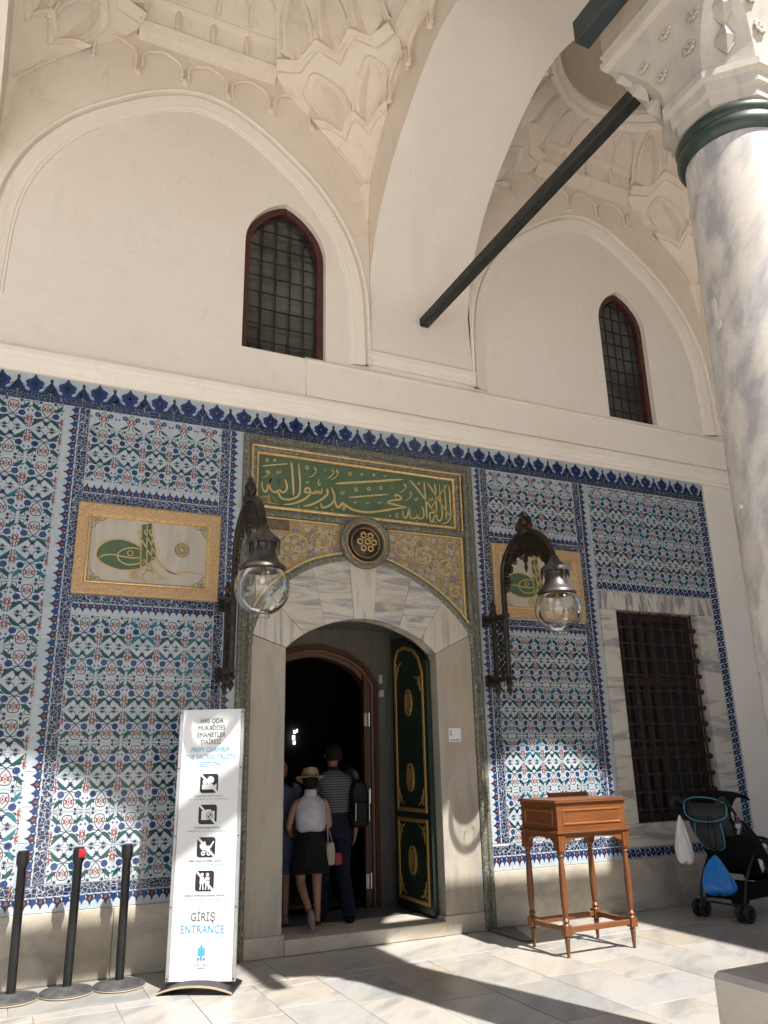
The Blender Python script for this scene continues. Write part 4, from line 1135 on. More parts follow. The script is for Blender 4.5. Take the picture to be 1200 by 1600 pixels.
# roundel
rx, rz = 3.41, 3.735
rd = MB()
rd.lathe([(.275, 0), (.275, .05), (.25, .065), (.225, .05), (.215, .05), (.20, .03)], 40, 0, (rx, -.036, rz), axis='y', caps=False)
rdo = rd.build('roundel', GRANITE, por, smooth=40)
q = MB()
q.lathe([(.222, .05), (.214, .066), (.205, .05)], 40, 0, (rx, -.036, rz), axis='y', caps=False)
q.lathe([(.165, .03), (.158, .045), (.15, .03)], 36, 0, (rx, -.036, rz), axis='y', caps=False)
q.build('gilt_ring', GILT, rdo, smooth=40)
q = MB(); q.lathe([(.205, .03), (.165, .02), (.155, .03), (.10, .06), (.0, .075)], 36, 0, (rx, -.036, rz), axis='y', caps=False); q.build('dark_boss', BRONZE, rdo, smooth=40)
for k in range(7):
    a = k*pi/3; d = 0 if k == 6 else .078
    x_, z_ = rx + d*cos(a), rz + d*sin(a); yy = -(.110 - d*.15)
    q = MB(); hexa = lambda r: [(x_ + r*cos(pi/6+i*pi/3), z_ + r*sin(pi/6+i*pi/3)) for i in range(6)]
    o_ = [q.add((x, yy-.012, z)) for x, z in hexa(.039)]; n_ = [q.add((x, yy-.02, z)) for x, z in hexa(.028)]; e_ = [q.add((x, yy+.004, z)) for x, z in hexa(.016)]
    for A, B in ((o_, n_), (n_, e_)):
        for i in range(6): q.face((A[i], A[(i+1) % 6], B[(i+1) % 6], B[i]))
    q.build('hexagon_boss', GILT_L, rdo)
# inscription
IX0, IX1, IZ0, IZ1 = 2.235, 4.53, 4.005, 4.60
b = MB(); b.box(IX0, IX1, -.012, .01, IZ0, IZ1)
ins = b.build('inscription_panel', GREEN, por)
b = MB()
b.sweep([(IX0, IZ0), (IX0, IZ1), (IX1, IZ1), (IX1, IZ0)], [(-.03, -.012), (-.028, -.034), (-.012, -.042), (.0, -.034), (.004, -.012)], closed=True)
b.build('gilt_border', GILT, ins, smooth=40)
b = MB(); b.sweep([(2.185, 3.985), (2.185, 4.655), (4.60, 4.655), (4.60, 3.985)], [(-.018, .0), (-.018, -.064), (-.006, -.068), (.0, -.06), (.0, 0)], closed=False)
b.build('gilt_line', GILT, ins)
b = MB(); b.sweep([(IX0, IZ0), (IX0, IZ1), (IX1, IZ1), (IX1, IZ0)], [(.004, .0), (.006, -.03), (.035, -.045), (.045, -.03), (.047, 0)], closed=True); b.build('stone_moulding', GRANITE, ins, smooth=30)
for w, q in INSC['S']:
    pts = [(q[i]/1000, q[i+1]/1000) for i in range(0, len(q), 2)]
    b = MB(); b.ribbon(smoothpts(pts, 5) if len(pts) > 2 else [Vector(pts[0]), Vector(pts[0])*.5+Vector(pts[1])*.5, Vector(pts[1])], w/1000*1.02, -.021, -.012)
    b.build('letter_stroke', GILT_L, ins)
for x, z, r in INSC['R']:
    b = MB(); b.ribbon([(x/1000 + r/1000*cos(a*pi/6), z/1000 + r/1000*1.1*sin(a*pi/6)) for a in range(13)], .009, -.019, -.012, 0, False)
    b.build('letter_mark', GILT_L, ins)
for x, z, r in INSC['D']:
    b = MB(); b.lathe([(r/1000, .012), (r/1000*.7, .02), (.001, .022)], 10, 0, (x/1000, 0, z/1000), axis='y', caps=False)
    b.build('letter_mark', GILT_L, ins)

# ------------------------------------------------------------------ tughra plaques
def plaque(cx, cz, w, h, label, flip=False):
    t = thing('tughra_plaque', label, 'plaque', (cx, 0, cz), group='framed tughra plaques')
    x, z = w/2, h/2
    b = MB(); b.sweep([(-x, -z), (-x, z), (x, z), (x, -z)], [(-.105, -.006), (-.105, -.034), (-.09, -.042), (-.012, -.046), (0, -.038), (0, .0)], closed=True); b.build('gilt_frame', GILT_R, t)
    xi, zi = x-.105, z-.105
    b = MB(); b.sweep([(-xi, -zi), (-xi, zi), (xi, zi), (xi, -zi)], [(-.022, -.012), (-.02, -.026), (-.008, -.038), (.002, -.034), (.002, -.012)], closed=True); b.build('inner_bead', GILT, t, smooth=40)
    b = MB(); b.box(-xi, xi, -.014, -.002, -zi, zi); pan = b.build('marble_panel', PLQ, t)
    for F in TUGHRA['F']:
        b = MB(); b.poly([(F[i]/1000, -.0150, F[i+1]/1000) for i in range(0, len(F), 2)]); b.build('green_field', GREEN, t, recalc=False)
    b = MB()
    for wd, q in TUGHRA['S']:
        pts = [(q[i]/1000, q[i+1]/1000) for i in range(0, len(q), 2)]
        b.ribbon(smoothpts(pts, 5) if len(pts) > 2 else [Vector(pts[0]), (Vector(pts[0])+Vector(pts[1]))/2, Vector(pts[1])], wd/1000*.95, -.022, -.014)
    b.build('tughra', GILT_L, t)
    b = MB(); mx, mz = TUGHRA['M'][0]/1000, TUGHRA['M'][1]/1000
    for r, wdt in ((.062, .012), (.042, .008), (.02, .008)): b.ribbon([(mx + r*cos(a*pi/12), mz + r*sin(a*pi/12)) for a in range(25)], wdt, -.020, -.014, 0, False)
    for i in range(12): b.ribbon([(mx + r*cos(i*pi/6), mz + r*sin(i*pi/6)) for r in (.022, .032, .04)], .010, -.019, -.014)
    b.build('medallion', GILT_L2, t)
    for sx in (-1, 1):
        for sz in (-1, 1):
            ox, oz = sx*(xi-.02), sz*(zi-.02); b = MB()
            b.ribbon([(ox - sx*.125, oz), (ox - sx*.09, oz - sz*.035), (ox - sx*.06, oz - sz*.03), (ox - sx*.055, oz - sz*.06), (ox - sx*.03, oz - sz*.065), (ox - sx*.03, oz - sz*.09), (ox, oz - sz*.11)], .009, -.02, -.014)
            b.ribbon([(ox, oz - sz*.10), (ox, oz), (ox - sx*.12, oz)], .010, -.0202, -.014)
            b.ribbon([(ox, oz), (ox - sx*.03, oz - sz*.012), (ox - sx*.045, oz - sz*.035), (ox - sx*.025, oz - sz*.045), (ox - sx*.015, oz - sz*.03), (ox - sx*.07, oz - sz*.015), (ox - sx*.075, oz - sz*.035)], .008, -.0204, -.014)
            b.build('corner_ornament', GILT_L2, t)
    return t
GILT_L2 = simple('gilt_dull', (.36, .27, .10), .5, .2, (.22, .16, .06), 30)
PLQ = marble('plaque_marble', (.50, .45, .37), (.39, .355, .30), (4, 1, .8), (0, 0, 0), 2.2, .4, .7, (.42, .36, .28), .5, .3)
plaque(1.262, 3.448, 1.29, .835, 'gilt framed tughra plaque on the tiles left of the door', )
plaque(5.592, 3.477, 1.235, .835, 'gilt framed tughra plaque half hidden behind the right wall lamp')

# ------------------------------------------------------------------ green door leaf, inner wooden frame
WINWOOD = simple('dark_window_wood', (.03, .011, .009), .6, 0, (.018, .007, .006), 9, .15)
def leaf(x, face, label):
    """leaf lying along y from .1 to .92; face = -1 looks towards -x"""
    t = thing('door_leaf', label, 'door', (x, .1, .15))
    H = lambda y: 2.42 + .34*sin(min(1, (y/.82))*pi*.5)
    n = 12; b = MB()
    pts = [(0, 0)] + [(.82*i/n, H(.82*i/n)) for i in range(n+1)] + [(.82, 0)]
    pts = [(.0, .0)] + [(.82*i/n, H(.82*i/n)) for i in range(n+1)] + [(.82, .0)]
    b.prism_x(pts, -.025, .025); bo = b.build('leaf', DOORGREEN, t)
    fx = face*.0255
    def sw(path, prof, name, mat, closed=True):
        q = MB(); q.sweep(path, prof, 0, closed)
        q.v = [(fx + face*(-y), x_, z_) for x_, y, z_ in q.v]
        return q.build(name, mat, bo)
    pr = [(-.02, .0), (-.016, -.010), (0, -.014), (.016, -.010), (.02, 0)]
    up = [(.09, .96)] + [(.09 + .64*i/8, H(.09 + .64*i/8)-.11) for i in range(9)] + [(.73, .96)]
    sw([(.09, .94), (.09, 2.30), (.16, 2.46), (.28, 2.56), (.5, 2.62), (.66, 2.60), (.73, 2.5), (.73, .94)], pr, 'gilt_moulding', GILT_M)
    sw([(.09, .09), (.09, .84), (.73, .84), (.73, .09)], pr, 'gilt_moulding', GILT_M)
    for cy, cz in ((.41, 2.02), (.41, 1.26), (.41, .46)):
        q = MB(); q.lathe([(.085, 0), (.085, .006), (.0, .012)], 24, 0, (0, 0, 0), axis='y', sx=.8, caps=False)
        q.v = [(fx + face*(-y_), cy + x_, cz + z_*1.5) for x_, y_, z_ in q.v]; md = q.build('medallion', MEDRED, bo, smooth=40)
        q = MB()
        for rr in (.088, .06):
            p_ = [(rr*.8*cos(a*pi/14), rr*1.5*sin(a*pi/14)) for a in range(29)]
            q.ribbon(p_, .018, -.02, 0, 0, False)
        for a in range(5): q.ribbon([(.035*cos(a*1.256), .06*sin(a*1.256)), (.012*cos(a*1.256+1), .02*sin(a*1.256+1)), (0, 0)], .012, -.02, 0)
        q.v = [(fx + face*(-y_), cy + x_, cz + z_) for x_, y_, z_ in q.v]; q.build('gilt_ring', GILT_M, bo)
    for cy, cz, sy, sz in ((.13, .99, 1, 1), (.69, .99, -1, 1), (.13, .13, 1, 1), (.69, .13, -1, 1), (.13, .80, 1, -1), (.69, .80, -1, -1), (.13, 2.28, 1, -1), (.69, 2.46, -1, -1)):
        q = MB(); q.ribbon([(cy, cz + sz*.16), (cy + sy*.02, cz + sz*.06), (cy + sy*.05, cz + sz*.03), (cy + sy*.12, cz)], .02, -.012, 0)
        q.ribbon([(cy, cz), (cy + sy*.03, cz + sz*.04), (cy + sy*.05, cz + sz*.075), (cy + sy*.03, cz + sz*.09), (cy + sy*.015, cz + sz*.07)], .014, -.0125, 0)
        q.v = [(fx + face*(-y_), x_, z_) for x_, y_, z_ in q.v]; q.build('corner_ornament', GILT_M, bo)
    return t
GILT_M = gilt('gilt_door', (.42, .25, .07), .45, 90, .8)
leaf(4.175, -1, 'dark green door leaf with gilt ornament folded open at the right of the doorway')
fr = thing('inner_door_frame', 'arched varnished wooden door frame at the back of the doorway', 'door frame', (3.42, 1.1, .12), world=True)
b = MB(); path = [(2.57, .12)] + INN2 + [(4.03, .12)]
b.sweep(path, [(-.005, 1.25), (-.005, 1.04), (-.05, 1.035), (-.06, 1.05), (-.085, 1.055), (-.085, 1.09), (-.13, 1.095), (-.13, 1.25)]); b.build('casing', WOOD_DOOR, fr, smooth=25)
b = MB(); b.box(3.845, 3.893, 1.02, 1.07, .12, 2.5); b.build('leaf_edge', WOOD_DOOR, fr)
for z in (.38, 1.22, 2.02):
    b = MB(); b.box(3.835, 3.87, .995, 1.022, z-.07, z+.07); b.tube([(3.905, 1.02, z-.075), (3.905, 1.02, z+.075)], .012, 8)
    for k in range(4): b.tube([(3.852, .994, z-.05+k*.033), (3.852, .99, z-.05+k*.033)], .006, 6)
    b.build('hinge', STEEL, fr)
SENS = simple('off_white_plastic', (.5, .47, .4), .5)
b = MB(); b.box(4.06, 4.10, 1.06, 1.10, 2.42, 2.52); tag(b.build('door_sensor', SENS, bevel=.006), 'pale sensor box on the stone beside the door leaf, the upper of two', 'sensor')
b = MB(); b.box(4.05, 4.11, 1.05, 1.1, 2.27, 2.35); tag(b.build('door_sensor', SENS, bevel=.006), 'pale sensor box on the stone beside the door leaf, the lower of two', 'sensor')
# dark room behind
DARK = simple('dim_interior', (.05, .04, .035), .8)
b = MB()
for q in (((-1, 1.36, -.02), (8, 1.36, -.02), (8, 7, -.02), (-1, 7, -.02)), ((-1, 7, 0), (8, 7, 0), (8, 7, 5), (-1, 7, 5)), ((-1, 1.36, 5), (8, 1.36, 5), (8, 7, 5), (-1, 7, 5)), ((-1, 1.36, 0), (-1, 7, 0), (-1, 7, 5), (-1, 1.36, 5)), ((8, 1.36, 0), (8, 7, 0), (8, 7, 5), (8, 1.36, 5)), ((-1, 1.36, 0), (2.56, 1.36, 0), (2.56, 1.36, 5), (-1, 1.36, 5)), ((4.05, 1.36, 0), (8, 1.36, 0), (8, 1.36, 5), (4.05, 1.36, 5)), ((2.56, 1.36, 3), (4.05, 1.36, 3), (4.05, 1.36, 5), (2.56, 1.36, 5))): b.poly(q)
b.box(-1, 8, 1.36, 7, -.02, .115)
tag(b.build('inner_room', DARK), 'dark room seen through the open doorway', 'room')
mw, N, L, bs = newmat('lit_window'); bs.inputs['Emission Color'].default_value = (.9, .95, 1, 1); bs.inputs['Emission Strength'].default_value = 1.1; bs.inputs['Base Color'].default_value = (.1, .1, .1, 1)
t = thing('far_window', 'small bright window glinting deep inside the dark doorway', 'window', (5.2, 6.95, 1.9))
LITW = mw

# ------------------------------------------------------------------ barred window
bw = thing('barred_window', 'iron barred window in a grey striped marble surround right of the lectern', 'window', (7.33, 0, .6), world=True)
def stone(pts, mat, y=-.022, d=.21):
    b = MB(); b.prism(pts, y, d); b.build('surround_stone', mat, bw, bevel=.003)
stone([(6.435, 3.24), (8.262, 3.24), (8.262, 3.452), (6.435, 3.452)], MB_STRIPE)
stone([(6.445, .86), (6.672, .86), (6.672, 3.237), (6.445, 3.237)], MB_STRIPEH)
stone([(7.965, .86), (8.25, .86), (8.25, 3.237), (7.965, 3.237)], MB_STRIPEH)
stone([(6.445, .625), (8.25, .625), (8.25, .857), (6.445, .857)], MB_STRIPEH)
b = MB()
b.sweep([(6.672, .857), (6.672, 3.237), (7.965, 3.237), (7.965, .857)], [(-.0, .21), (-.0, .13), (-.09, .13), (-.09, .21)], closed=True)
for z in (1.62, 2.42): b.box(6.762, 7.875, .14, .20, z-.05, z+.05)
b.box(7.27, 7.37, .138, .20, .94, 3.147)
for x in (6.95, 7.13, 7.55, 7.72): b.box(x-.012, x+.012, .155, .19, .94, 3.147)
b.build('wooden_frame', WINWOOD, bw)
for i, (xa, xb) in enumerate(((6.762, 7.27), (7.37, 7.875))):
    for za, zb in ((.947, 1.57), (1.67, 2.37), (2.47, 3.147)):
        b = MB(); b.poly([(xa, .185, za), (xb, .185, za), (xb, .185, zb), (xa, .185, zb)]); b.build('glass_pane', PANE_D, bw)
rb = random.Random(9)
zs = [.99 + .187*i for i in range(12)]; xs_ = [6.775 + .163*i for i in range(8)]
for z in zs:
    b = MB(); b.tube([(6.675, .055, z), (7.96, .055, z)], .0125, 6); b.build('grille_bar', IRON_R, bw, smooth=60)
for x in xs_:
    b = MB(); b.tube([(x, .055, .86), (x, .055, 3.235)], .0125, 6); b.build('grille_bar', IRON_R, bw, smooth=60)
b = MB()
for z in zs:
    for x in xs_:
        b.lathe([(.004, -.03), (.024, -.018), (.031, 0), (.024, .018), (.004, .03)], 7, 0, (x, .055, z))
        for s in ((1, 1), (-1, 1), (1, -1), (-1, -1)): b.tube([(x + s[0]*.045, .055, z), (x + s[0]*.012, .055, z + s[1]*.012), (x, .055, z + s[1]*.05)], .009, 4, caps=False)
    b.lathe([(.004, -.03), (.03, -.02), (.034, .0), (.03, .02), (.004, .03)], 8, 0, (7.955, .055, z))
tag(b.build('grille_knot', IRON_R, bw, smooth=60), kind='stuff')

# ------------------------------------------------------------------ wall lamps
def lamp(x, label):
    t = thing('wall_lamp', label, 'lamp', (x, 0, 3.0), group='bronze wall lamps flanking the doorway')
    # local z is measured from 3.0
    for z in (0.0, -.64):
        b = MB(); b.box(-.023, .023, -.44, .0, z-.024, z+.024); b.box(-.05, .05, -.03, .0, z-.06, z+.06); b.build('wall_arm', BRONZE, t, bevel=.006)
    b = MB()
    for y in (-.16, -.38): b.box(-.02, .02, y-.024, y+.024, -.64, .02)
    b.build('upright', BRONZE, t, bevel=.006)
    b = MB()
    for k in range(9):
        z = -.57 + k*.066
        for s in (-1, 1):
            b.tube([(0, -.27 + s*.05*cos(a*pi/5), z + .030*sin(a*pi/5)) for a in range(10)], .009, 5, closed=True)
    b.box(-.006, .006, -.275, -.265, -.62, 0)
    b.build('pierced_panel', BRONZE, t)
    for y in (-.16, -.38):
        b = MB(); b.lathe([(.028, -.66), (.04, -.70), (.02, -.73), (.034, -.76), (.004, -.82)], 8, 0, (0, y, 0)); b.build('finial', BRONZE, t, smooth=40)
    b = MB(); b.lathe([(.03, .02), (.045, .05), (.02, .09), (.035, .13), (.003, .2)], 8, 0, (0, -.16, 0))
    b.build('finial', BRONZE, t, smooth=40)
    neck = smoothpts([(0, -.38, -.62), (0, -.385, 0), (0, -.39, .38), (0, -.43, .56), (0, -.55, .70), (0, -.72, .785), (0, -.88, .79), (0, -1.04, .735), (0, -1.17, .63), (0, -1.25, .50), (0, -1.28, .40)], 5)
    b = MB(); b.tube(neck, .030, 10); b.build('gooseneck', BRONZE, t, smooth=60)
    # pierced fringe under the curve
    b = MB()
    inner = [p for p in neck if p.z > .25]
    c0 = Vector((0, -.82, .28))
    for i, p in enumerate(inner):
        d = (c0 - p); L_ = d.length; d.normalize()
        fr_ = i/(len(inner)-1)
        depth = .06 + .16*max(0, 1 - abs(fr_-.52)*2.0) + .03*sin(i*1.3)
        for k in range(int(depth/.038)+1):
            cc = p + d*(.045 + k*.038)
            b.tube([(0.0 + .004*(k % 2), cc.y + .021*cos(a*pi/4), cc.z + .021*sin(a*pi/4)) for a in range(8)], .0085, 5, closed=True)
    b.lathe([(.004, -.15), (.02, -.10), (.012, -.06), (.03, -.02), (.012, .03)], 8, 0, (0, -.82, .52))
    b.build('pierced_fringe', BRONZE, t)
    b = MB(); b.lathe([(.05, -.05), (.085, -.03), (.09, .02), (.055, .05), (.05, .07), (.075, .10), (.055, .15), (.03, .17), (.035, .19), (.004, .22)], 10, 0, (0, -.83, .80), sx=.7)
    for s in (-1, 1): b.tube([(0, -.83 + s*.06, .80), (0, -.83 + s*.12, .85), (0, -.83 + s*.10, .91), (0, -.83 + s*.06, .93)], [.03, .025, .02, .008], 6)
    b.build('crest', BRONZE, t, smooth=50)
    cx, cy = 0, -1.28
    b = MB(); b.lathe([(.04, .43), (.045, .40), (.06, .385), (.075, .36), (.12, .325), (.138, .305), (.138, .275), (.118, .27), (.105, .265), (.098, .23), (.105, .19), (.125, .14), (.155, .105), (.18, .085), (.185, .062), (.172, .057), (.16, .06)], 32, 0, (cx, cy, 0), caps=False); cp = b.build('cap', BRONZE_L, t, smooth=50)
    for k in range(8):
        b = MB(); a = 2*pi*k/8; b.lathe([(.012, .0), (.018, -.02), (.012, -.05), (.002, -.085)], 6, 0, (cx + .128*cos(a), cy + .128*sin(a), .285)); b.build('drop', BRONZE_L, cp, smooth=50)
    b = MB(); R = .222; zc = -.085
    b.lathe([(R*cos(a*pi/180), zc + R*sin(a*pi/180)) for a in range(40, -80, -5)] + [(.052, zc-.215), (.066, zc-.222), (.062, zc-.24), (.03, zc-.245)], 40, 0, (cx, cy, 0), caps=False)
    b.build('glass_globe', GLASS, t, smooth=60, recalc=False)
    b = MB(); b.tube([(cx, cy, .2), (cx, cy, .01)], .018, 8); b.build('lamp_holder', BRASS, t, smooth=50)
    b = MB(); b.lathe([(.014, .015), (.024, -.01), (.022, -.035), (.004, -.05)], 10, 0, (cx, cy, 0)); b.build('bulb', simple('frosted_bulb', (.8, .78, .74), .2), t, smooth=50)
    return t
l1 = lamp(1.965, 'bronze wall lamp with clear glass globe overlapping the left end of the green inscription')
l2 = dup(l1, loc=(4.855, 0, 3.0), label='bronze wall lamp with clear glass globe in front of the right tughra plaque')
# ------------------------------------------------------------------ far glint
q = MB()
for i, (x0, z0, x1, z1) in enumerate(((-.03, .05, .01, .11), (.025, .07, .05, .13), (-.05, -.06, .0, .02), (-.035, -.14, .01, -.075))): q.box(x0, x1, 0, .02, z0, z1)
link('lit_pane', q.mesh('lit_pane', LITW), t)
for o_ in [o for o in bpy.data.objects if o.name == 'far_window']: o_.location = (5.06, 6.92, 2.03)

# ------------------------------------------------------------------ notice on the jamb
t = thing('notice_card', 'small white notice card fixed to the right marble jamb of the door', 'notice', (4.385, -.034, 1.815))
b = MB(); b.box(-.07, .07, -.003, 0, -.066, .066); b.build('card', BOARD, t)
b = MB()
for i in range(3): b.box(-.058 + i*.009, -.054 + i*.009, -.0036, -.003, -.01, .05)
for i in range(2): b.box(-.058, .058, -.0036, -.003, -.045 - i*.012, -.040 - i*.012)
b.build('fine_print', INKG, t)

# ------------------------------------------------------------------ stanchions
def stanchion(loc, label, tape=None, lean=(0, 0)):
    t = thing('stanchion', label, 'stanchion', loc, group='black queue stanchions by the tiled wall')
    b = MB(); b.lathe([(.175, .0), (.19, .004), (.19, .018), (.18, .026), (.12, .034), (.06, .045), (.045, .052), (.001, .053)], 40); bs = b.build('base', BASEMETAL, t, smooth=30)
    b = MB(); b.lathe([(.191, .006), (.1925, .010), (.191, .014)], 40, caps=False); b.build('worn_rim', CREAM, bs)
    R = Matrix.Rotation(lean[0], 4, 'Y') @ Matrix.Rotation(lean[1], 4, 'X')
    b = MB(); b.tube([R @ Vector((0, 0, .04)), R @ Vector((0, 0, .90))], .0325, 20); b.build('post', BLACKP, t, smooth=50)
    b = MB(); b.lathe([(.036, .885), (.0385, .89), (.0385, .985), (.036, .995), (.001, .998)], 20)
    for a in range(4): b.box(-.012 if a % 2 else .030, .012 if a % 2 else .044, (.030 if a % 2 else -.012), (.044 if a % 2 else .012), .90, .98) if a < 2 else b.box(-.044 if a == 2 else -.012, -.030 if a == 2 else .012, -.012 if a == 2 else -.044, .012 if a == 2 else -.030, .90, .98)
    b.v = [tuple(R @ Vector(p)) for p in b.v]; hd = b.build('belt_head', BLACKP, t, smooth=30)
    if tape:
        b = MB(); b.box(-.006, .046, -.052, -.034, .925, .985); b.v = [tuple(R @ Vector(p)) for p in b.v]; b.build('belt_end', REDTAPE, hd, bevel=.003)
    return t
stanchion((.47, -.315, 0), 'black belt stanchion at the left edge, farthest from the sign', None, (-.016, 0))
stanchion((.845, -.315, 0), 'black belt stanchion with a red belt end at its top', True, (.004, 0))
stanchion((1.215, -.315, 0), 'black belt stanchion nearest to the white entrance sign', None, (-.008, 0))

# ------------------------------------------------------------------ entrance sign
A0 = Vector((1.505, -.585)); A1 = Vector((1.970, -.835))
ang = atan2((A1-A0).y, (A1-A0).x); SW = .525
sg = thing('entrance_sign', 'tall white entrance sign board on a curved black foot beside the door', 'sign', ((A0.x+A1.x)/2, (A0.y+A1.y)/2, 0), ang)
TILT = Matrix.Translation((0, 0, .055)) @ Matrix.Rotation(radians(-.8), 4, 'X')
def sb(b): b.v = [tuple(TILT @ Vector(p)) for p in b.v]; return b
b = MB(); b.box(-SW/2+.026, SW/2-.026, -.012, .012, 0, 1.955); sb(b).build('board', BOARD, sg, bevel=.002)
for s in (-1, 1):
    b = MB(); b.box(s*(SW/2-.013)-.0125, s*(SW/2-.013)+.0125, -.016, .014, 0, 1.955)
    ed = sb(b).build('edge_rail', ALU, sg, bevel=.003)
    b = MB()
    for z in (.02, .5, 1.0, 1.5, 1.93): b.lathe([(.006, .015), (.006, .018), (.001, .0185)], 8, 0, (s*(SW/2-.013), 0, z), axis='y', caps=False)
    sb(b).build('screw', IRON_D, ed)
b = MB(); n = 10
pr = [(x, .055 - .045*(abs(x)/.275)**2.2) for x in [-.275 + .55*i/n for i in range(n+1)]]
pts = [(x, z+.012) for x, z in pr] + [(x, z) for x, z in reversed(pr)]
b.prism(pts, -.16, .17); b.build('foot', [BLACKP], sg)
b = MB(); b.prism([(x, z+.0125) for x, z in pr] + [(x, z-.001) for x, z in reversed(pr)], -.166, -.1605); b.build('foot_rim', CREAM, sg)
FY = -.0135
def sign_text(s, z, size, mat, sx=.82, off=0.0, name='lettering'):
    cu = bpy.data.curves.new('lettering', 'FONT'); cu.body = s; cu.size = size; cu.align_x = 'CENTER'; cu.resolution_u = 3
    cu.extrude = .0004
    o = bpy.data.objects.new('tmp', cu); COL.objects.link(o)
    dg = bpy.context.evaluated_depsgraph_get(); dg.update()
    me = bpy.data.meshes.new_from_object(o.evaluated_get(dg))
    bpy.data.objects.remove(o)
    for v in me.vertices:
        p = TILT @ Vector((v.co.x*sx + off, FY - .0004 - v.co.z, v.co.y + z)); v.co = p
    me.materials.clear(); me.materials.append(mat)
    return link(name, me, sg)
for s, z, m in (('HAS ODA', 1.848, INK), ('MUKADDES', 1.793, INKG), ('EMANETLER', 1.738, INKG), ('DAİRESİ', 1.683, INKG), ('PRIVY CHAMBER', 1.624, CYAN), ('THE SACRED TRUSTS', 1.568, CYAN), ('SECTION', 1.512, CYAN)):
    sign_text(s, z, .052, m)
for s, z, w in (('KAMERA KAYDI YAPMAK YASAKTIR.', 1.285, .0165), ('FOTOĞRAF ÇEKMEK YASAKTIR.', 1.052, .0175), ('BEBEK ARABASI İLE GİRMEK YASAKTIR.', .815, .0175), ('UYGUNSUZ KIYAFETLERLE GİRİLMESİ YASAKTIR.', .573, .0175)):
    sign_text(s, z, w, INKG if z < 1.2 else INKL)
    b = MB(); x = -.15; r_ = random.Random(int(z*1000))
    while x < .15:
        l = r_.uniform(.012, .04); b.box(x, min(x+l, .155), FY-.0004, FY, z-.022, z-.014); x += l + .006
    sb(b).build('fine_print', CYANL, sg)
sign_text('GİRİŞ', .405, .082, INKG); sign_text('ENTRANCE', .322, .080, CYAN)
sign_text('T.C.', .128, .0135, INKL); sign_text('KÜLTÜR VE TURİZM', .108, .0135, INKL); sign_text('BAKANLIĞI', .088, .0135, INKL)
def sgn(mat, name='pictogram'):
    class Q: pass
    b = MB(); return b
def pl(b, pts, k, m=0): b.poly([(x, FY - .0002*k, z) for x, z in pts], m)
def rrect(cx, cz, w, h, r, n=5):
    pts = []
    for i, (sx, sz) in enumerate(((1, 1), (-1, 1), (-1, -1), (1, -1))):
        for j in range(n+1):
            a = pi/2*(i + j/n); pts.append((cx + sx*(w-r) + r*cos(a), cz + sz*(h-r) + r*sin(a)))
    return pts
def circ(cx, cz, r, n=16): return [(cx + r*cos(2*pi*i/n), cz + r*sin(2*pi*i/n)) for i in range(n)]
def strip(p, q, w):
    p, q = Vector(p), Vector(q); d = (q-p).normalized(); n = Vector((-d.y, d.x))*w/2
    return [tuple(p+n), tuple(q+n), tuple(q-n), tuple(p-n)]
H_ = .072
for i, cz in enumerate((1.385, 1.155, .918, .680)):
    b = MB(); M2 = [INK, BOARD]
    pl(b, rrect(0, cz, H_, H_, .022), 1, 0)
    pl(b, strip((-H_*.98, cz+H_*.98), (H_*.98, cz-H_*.98), .016), 2, 1)
    if i == 0:
        pl(b, [(-.055, cz-.045), (.035, cz-.045), (.035, cz-.008), (-.055, cz-.008)], 3, 1); pl(b, [(.035, cz-.03), (.06, cz-.045), (.06, cz-.002), (.035, cz-.02)], 3, 1)
        pl(b, circ(-.032, cz+.012, .02), 4, 1); pl(b, circ(.012, cz+.026, .028), 4, 1)
    elif i == 1:
        pl(b, [(-.05, cz-.04), (.055, cz-.04), (.055, cz+.025), (.03, cz+.025), (.022, cz+.036), (-.012, cz+.036), (-.02, cz+.025), (-.05, cz+.025)], 3, 1)
        pl(b, circ(.015, cz-.01, .030), 4, 0); pl(b, circ(.015, cz-.01, .025), 5, 1); pl(b, circ(.015, cz-.01, .017), 6, 0); pl(b, strip((.004, cz+.002), (.026, cz-.022), .008), 7, 1)
    elif i == 2:
        pl(b, [(-.05, cz+.02), (-.01, cz+.045), (.0, cz+.01), (.03, cz+.01), (.055, cz+.045), (.062, cz+.04), (.036, cz-.005), (.02, cz-.022), (-.03, cz-.022), (-.05, cz)], 3, 1)
        pl(b, circ(-.022, cz-.044, .016), 4, 1); pl(b, circ(.022, cz-.044, .016), 4, 1); pl(b, circ(-.022, cz-.044, .007), 5, 0); pl(b, circ(.022, cz-.044, .007), 5, 0); pl(b, strip((-.02, cz-.04), (.02, cz-.018), .006), 4, 1)
    else:
        for sx in (-.021, .021):
            pl(b, circ(sx, cz+.044, .012), 3, 1); pl(b, [(sx-.015, cz+.028), (sx+.015, cz+.028), (sx+.017, cz-.02), (sx-.017, cz-.02)], 3, 1)
            pl(b, strip((sx-.008, cz-.02), (sx-.012, cz-.062), .008), 3, 1); pl(b, strip((sx+.008, cz-.02), (sx+.012, cz-.062), .008), 3, 1)
        pl(b, [(.008, cz+.004), (.036, cz+.004), (.036, cz-.002), (.008, cz-.002)], 4, 0)
    sb(b).build('pictogram', M2, sg, recalc=False)
b = MB(); k = 0
for x, z, r in [(0, .232, .011)] + [(c, zz, .010) for zz in (.215, .198, .181) for c in (-.018, 0, .018)] + [(0, .164, .008), (-.022, .150, .010), (.0, .150, .009), (.022, .150, .010)]:
    k += 1; pl(b, circ(x, z, r, 10), 1 + .1*k)
sb(b).build('ministry_emblem', CYAN, sg, recalc=False)

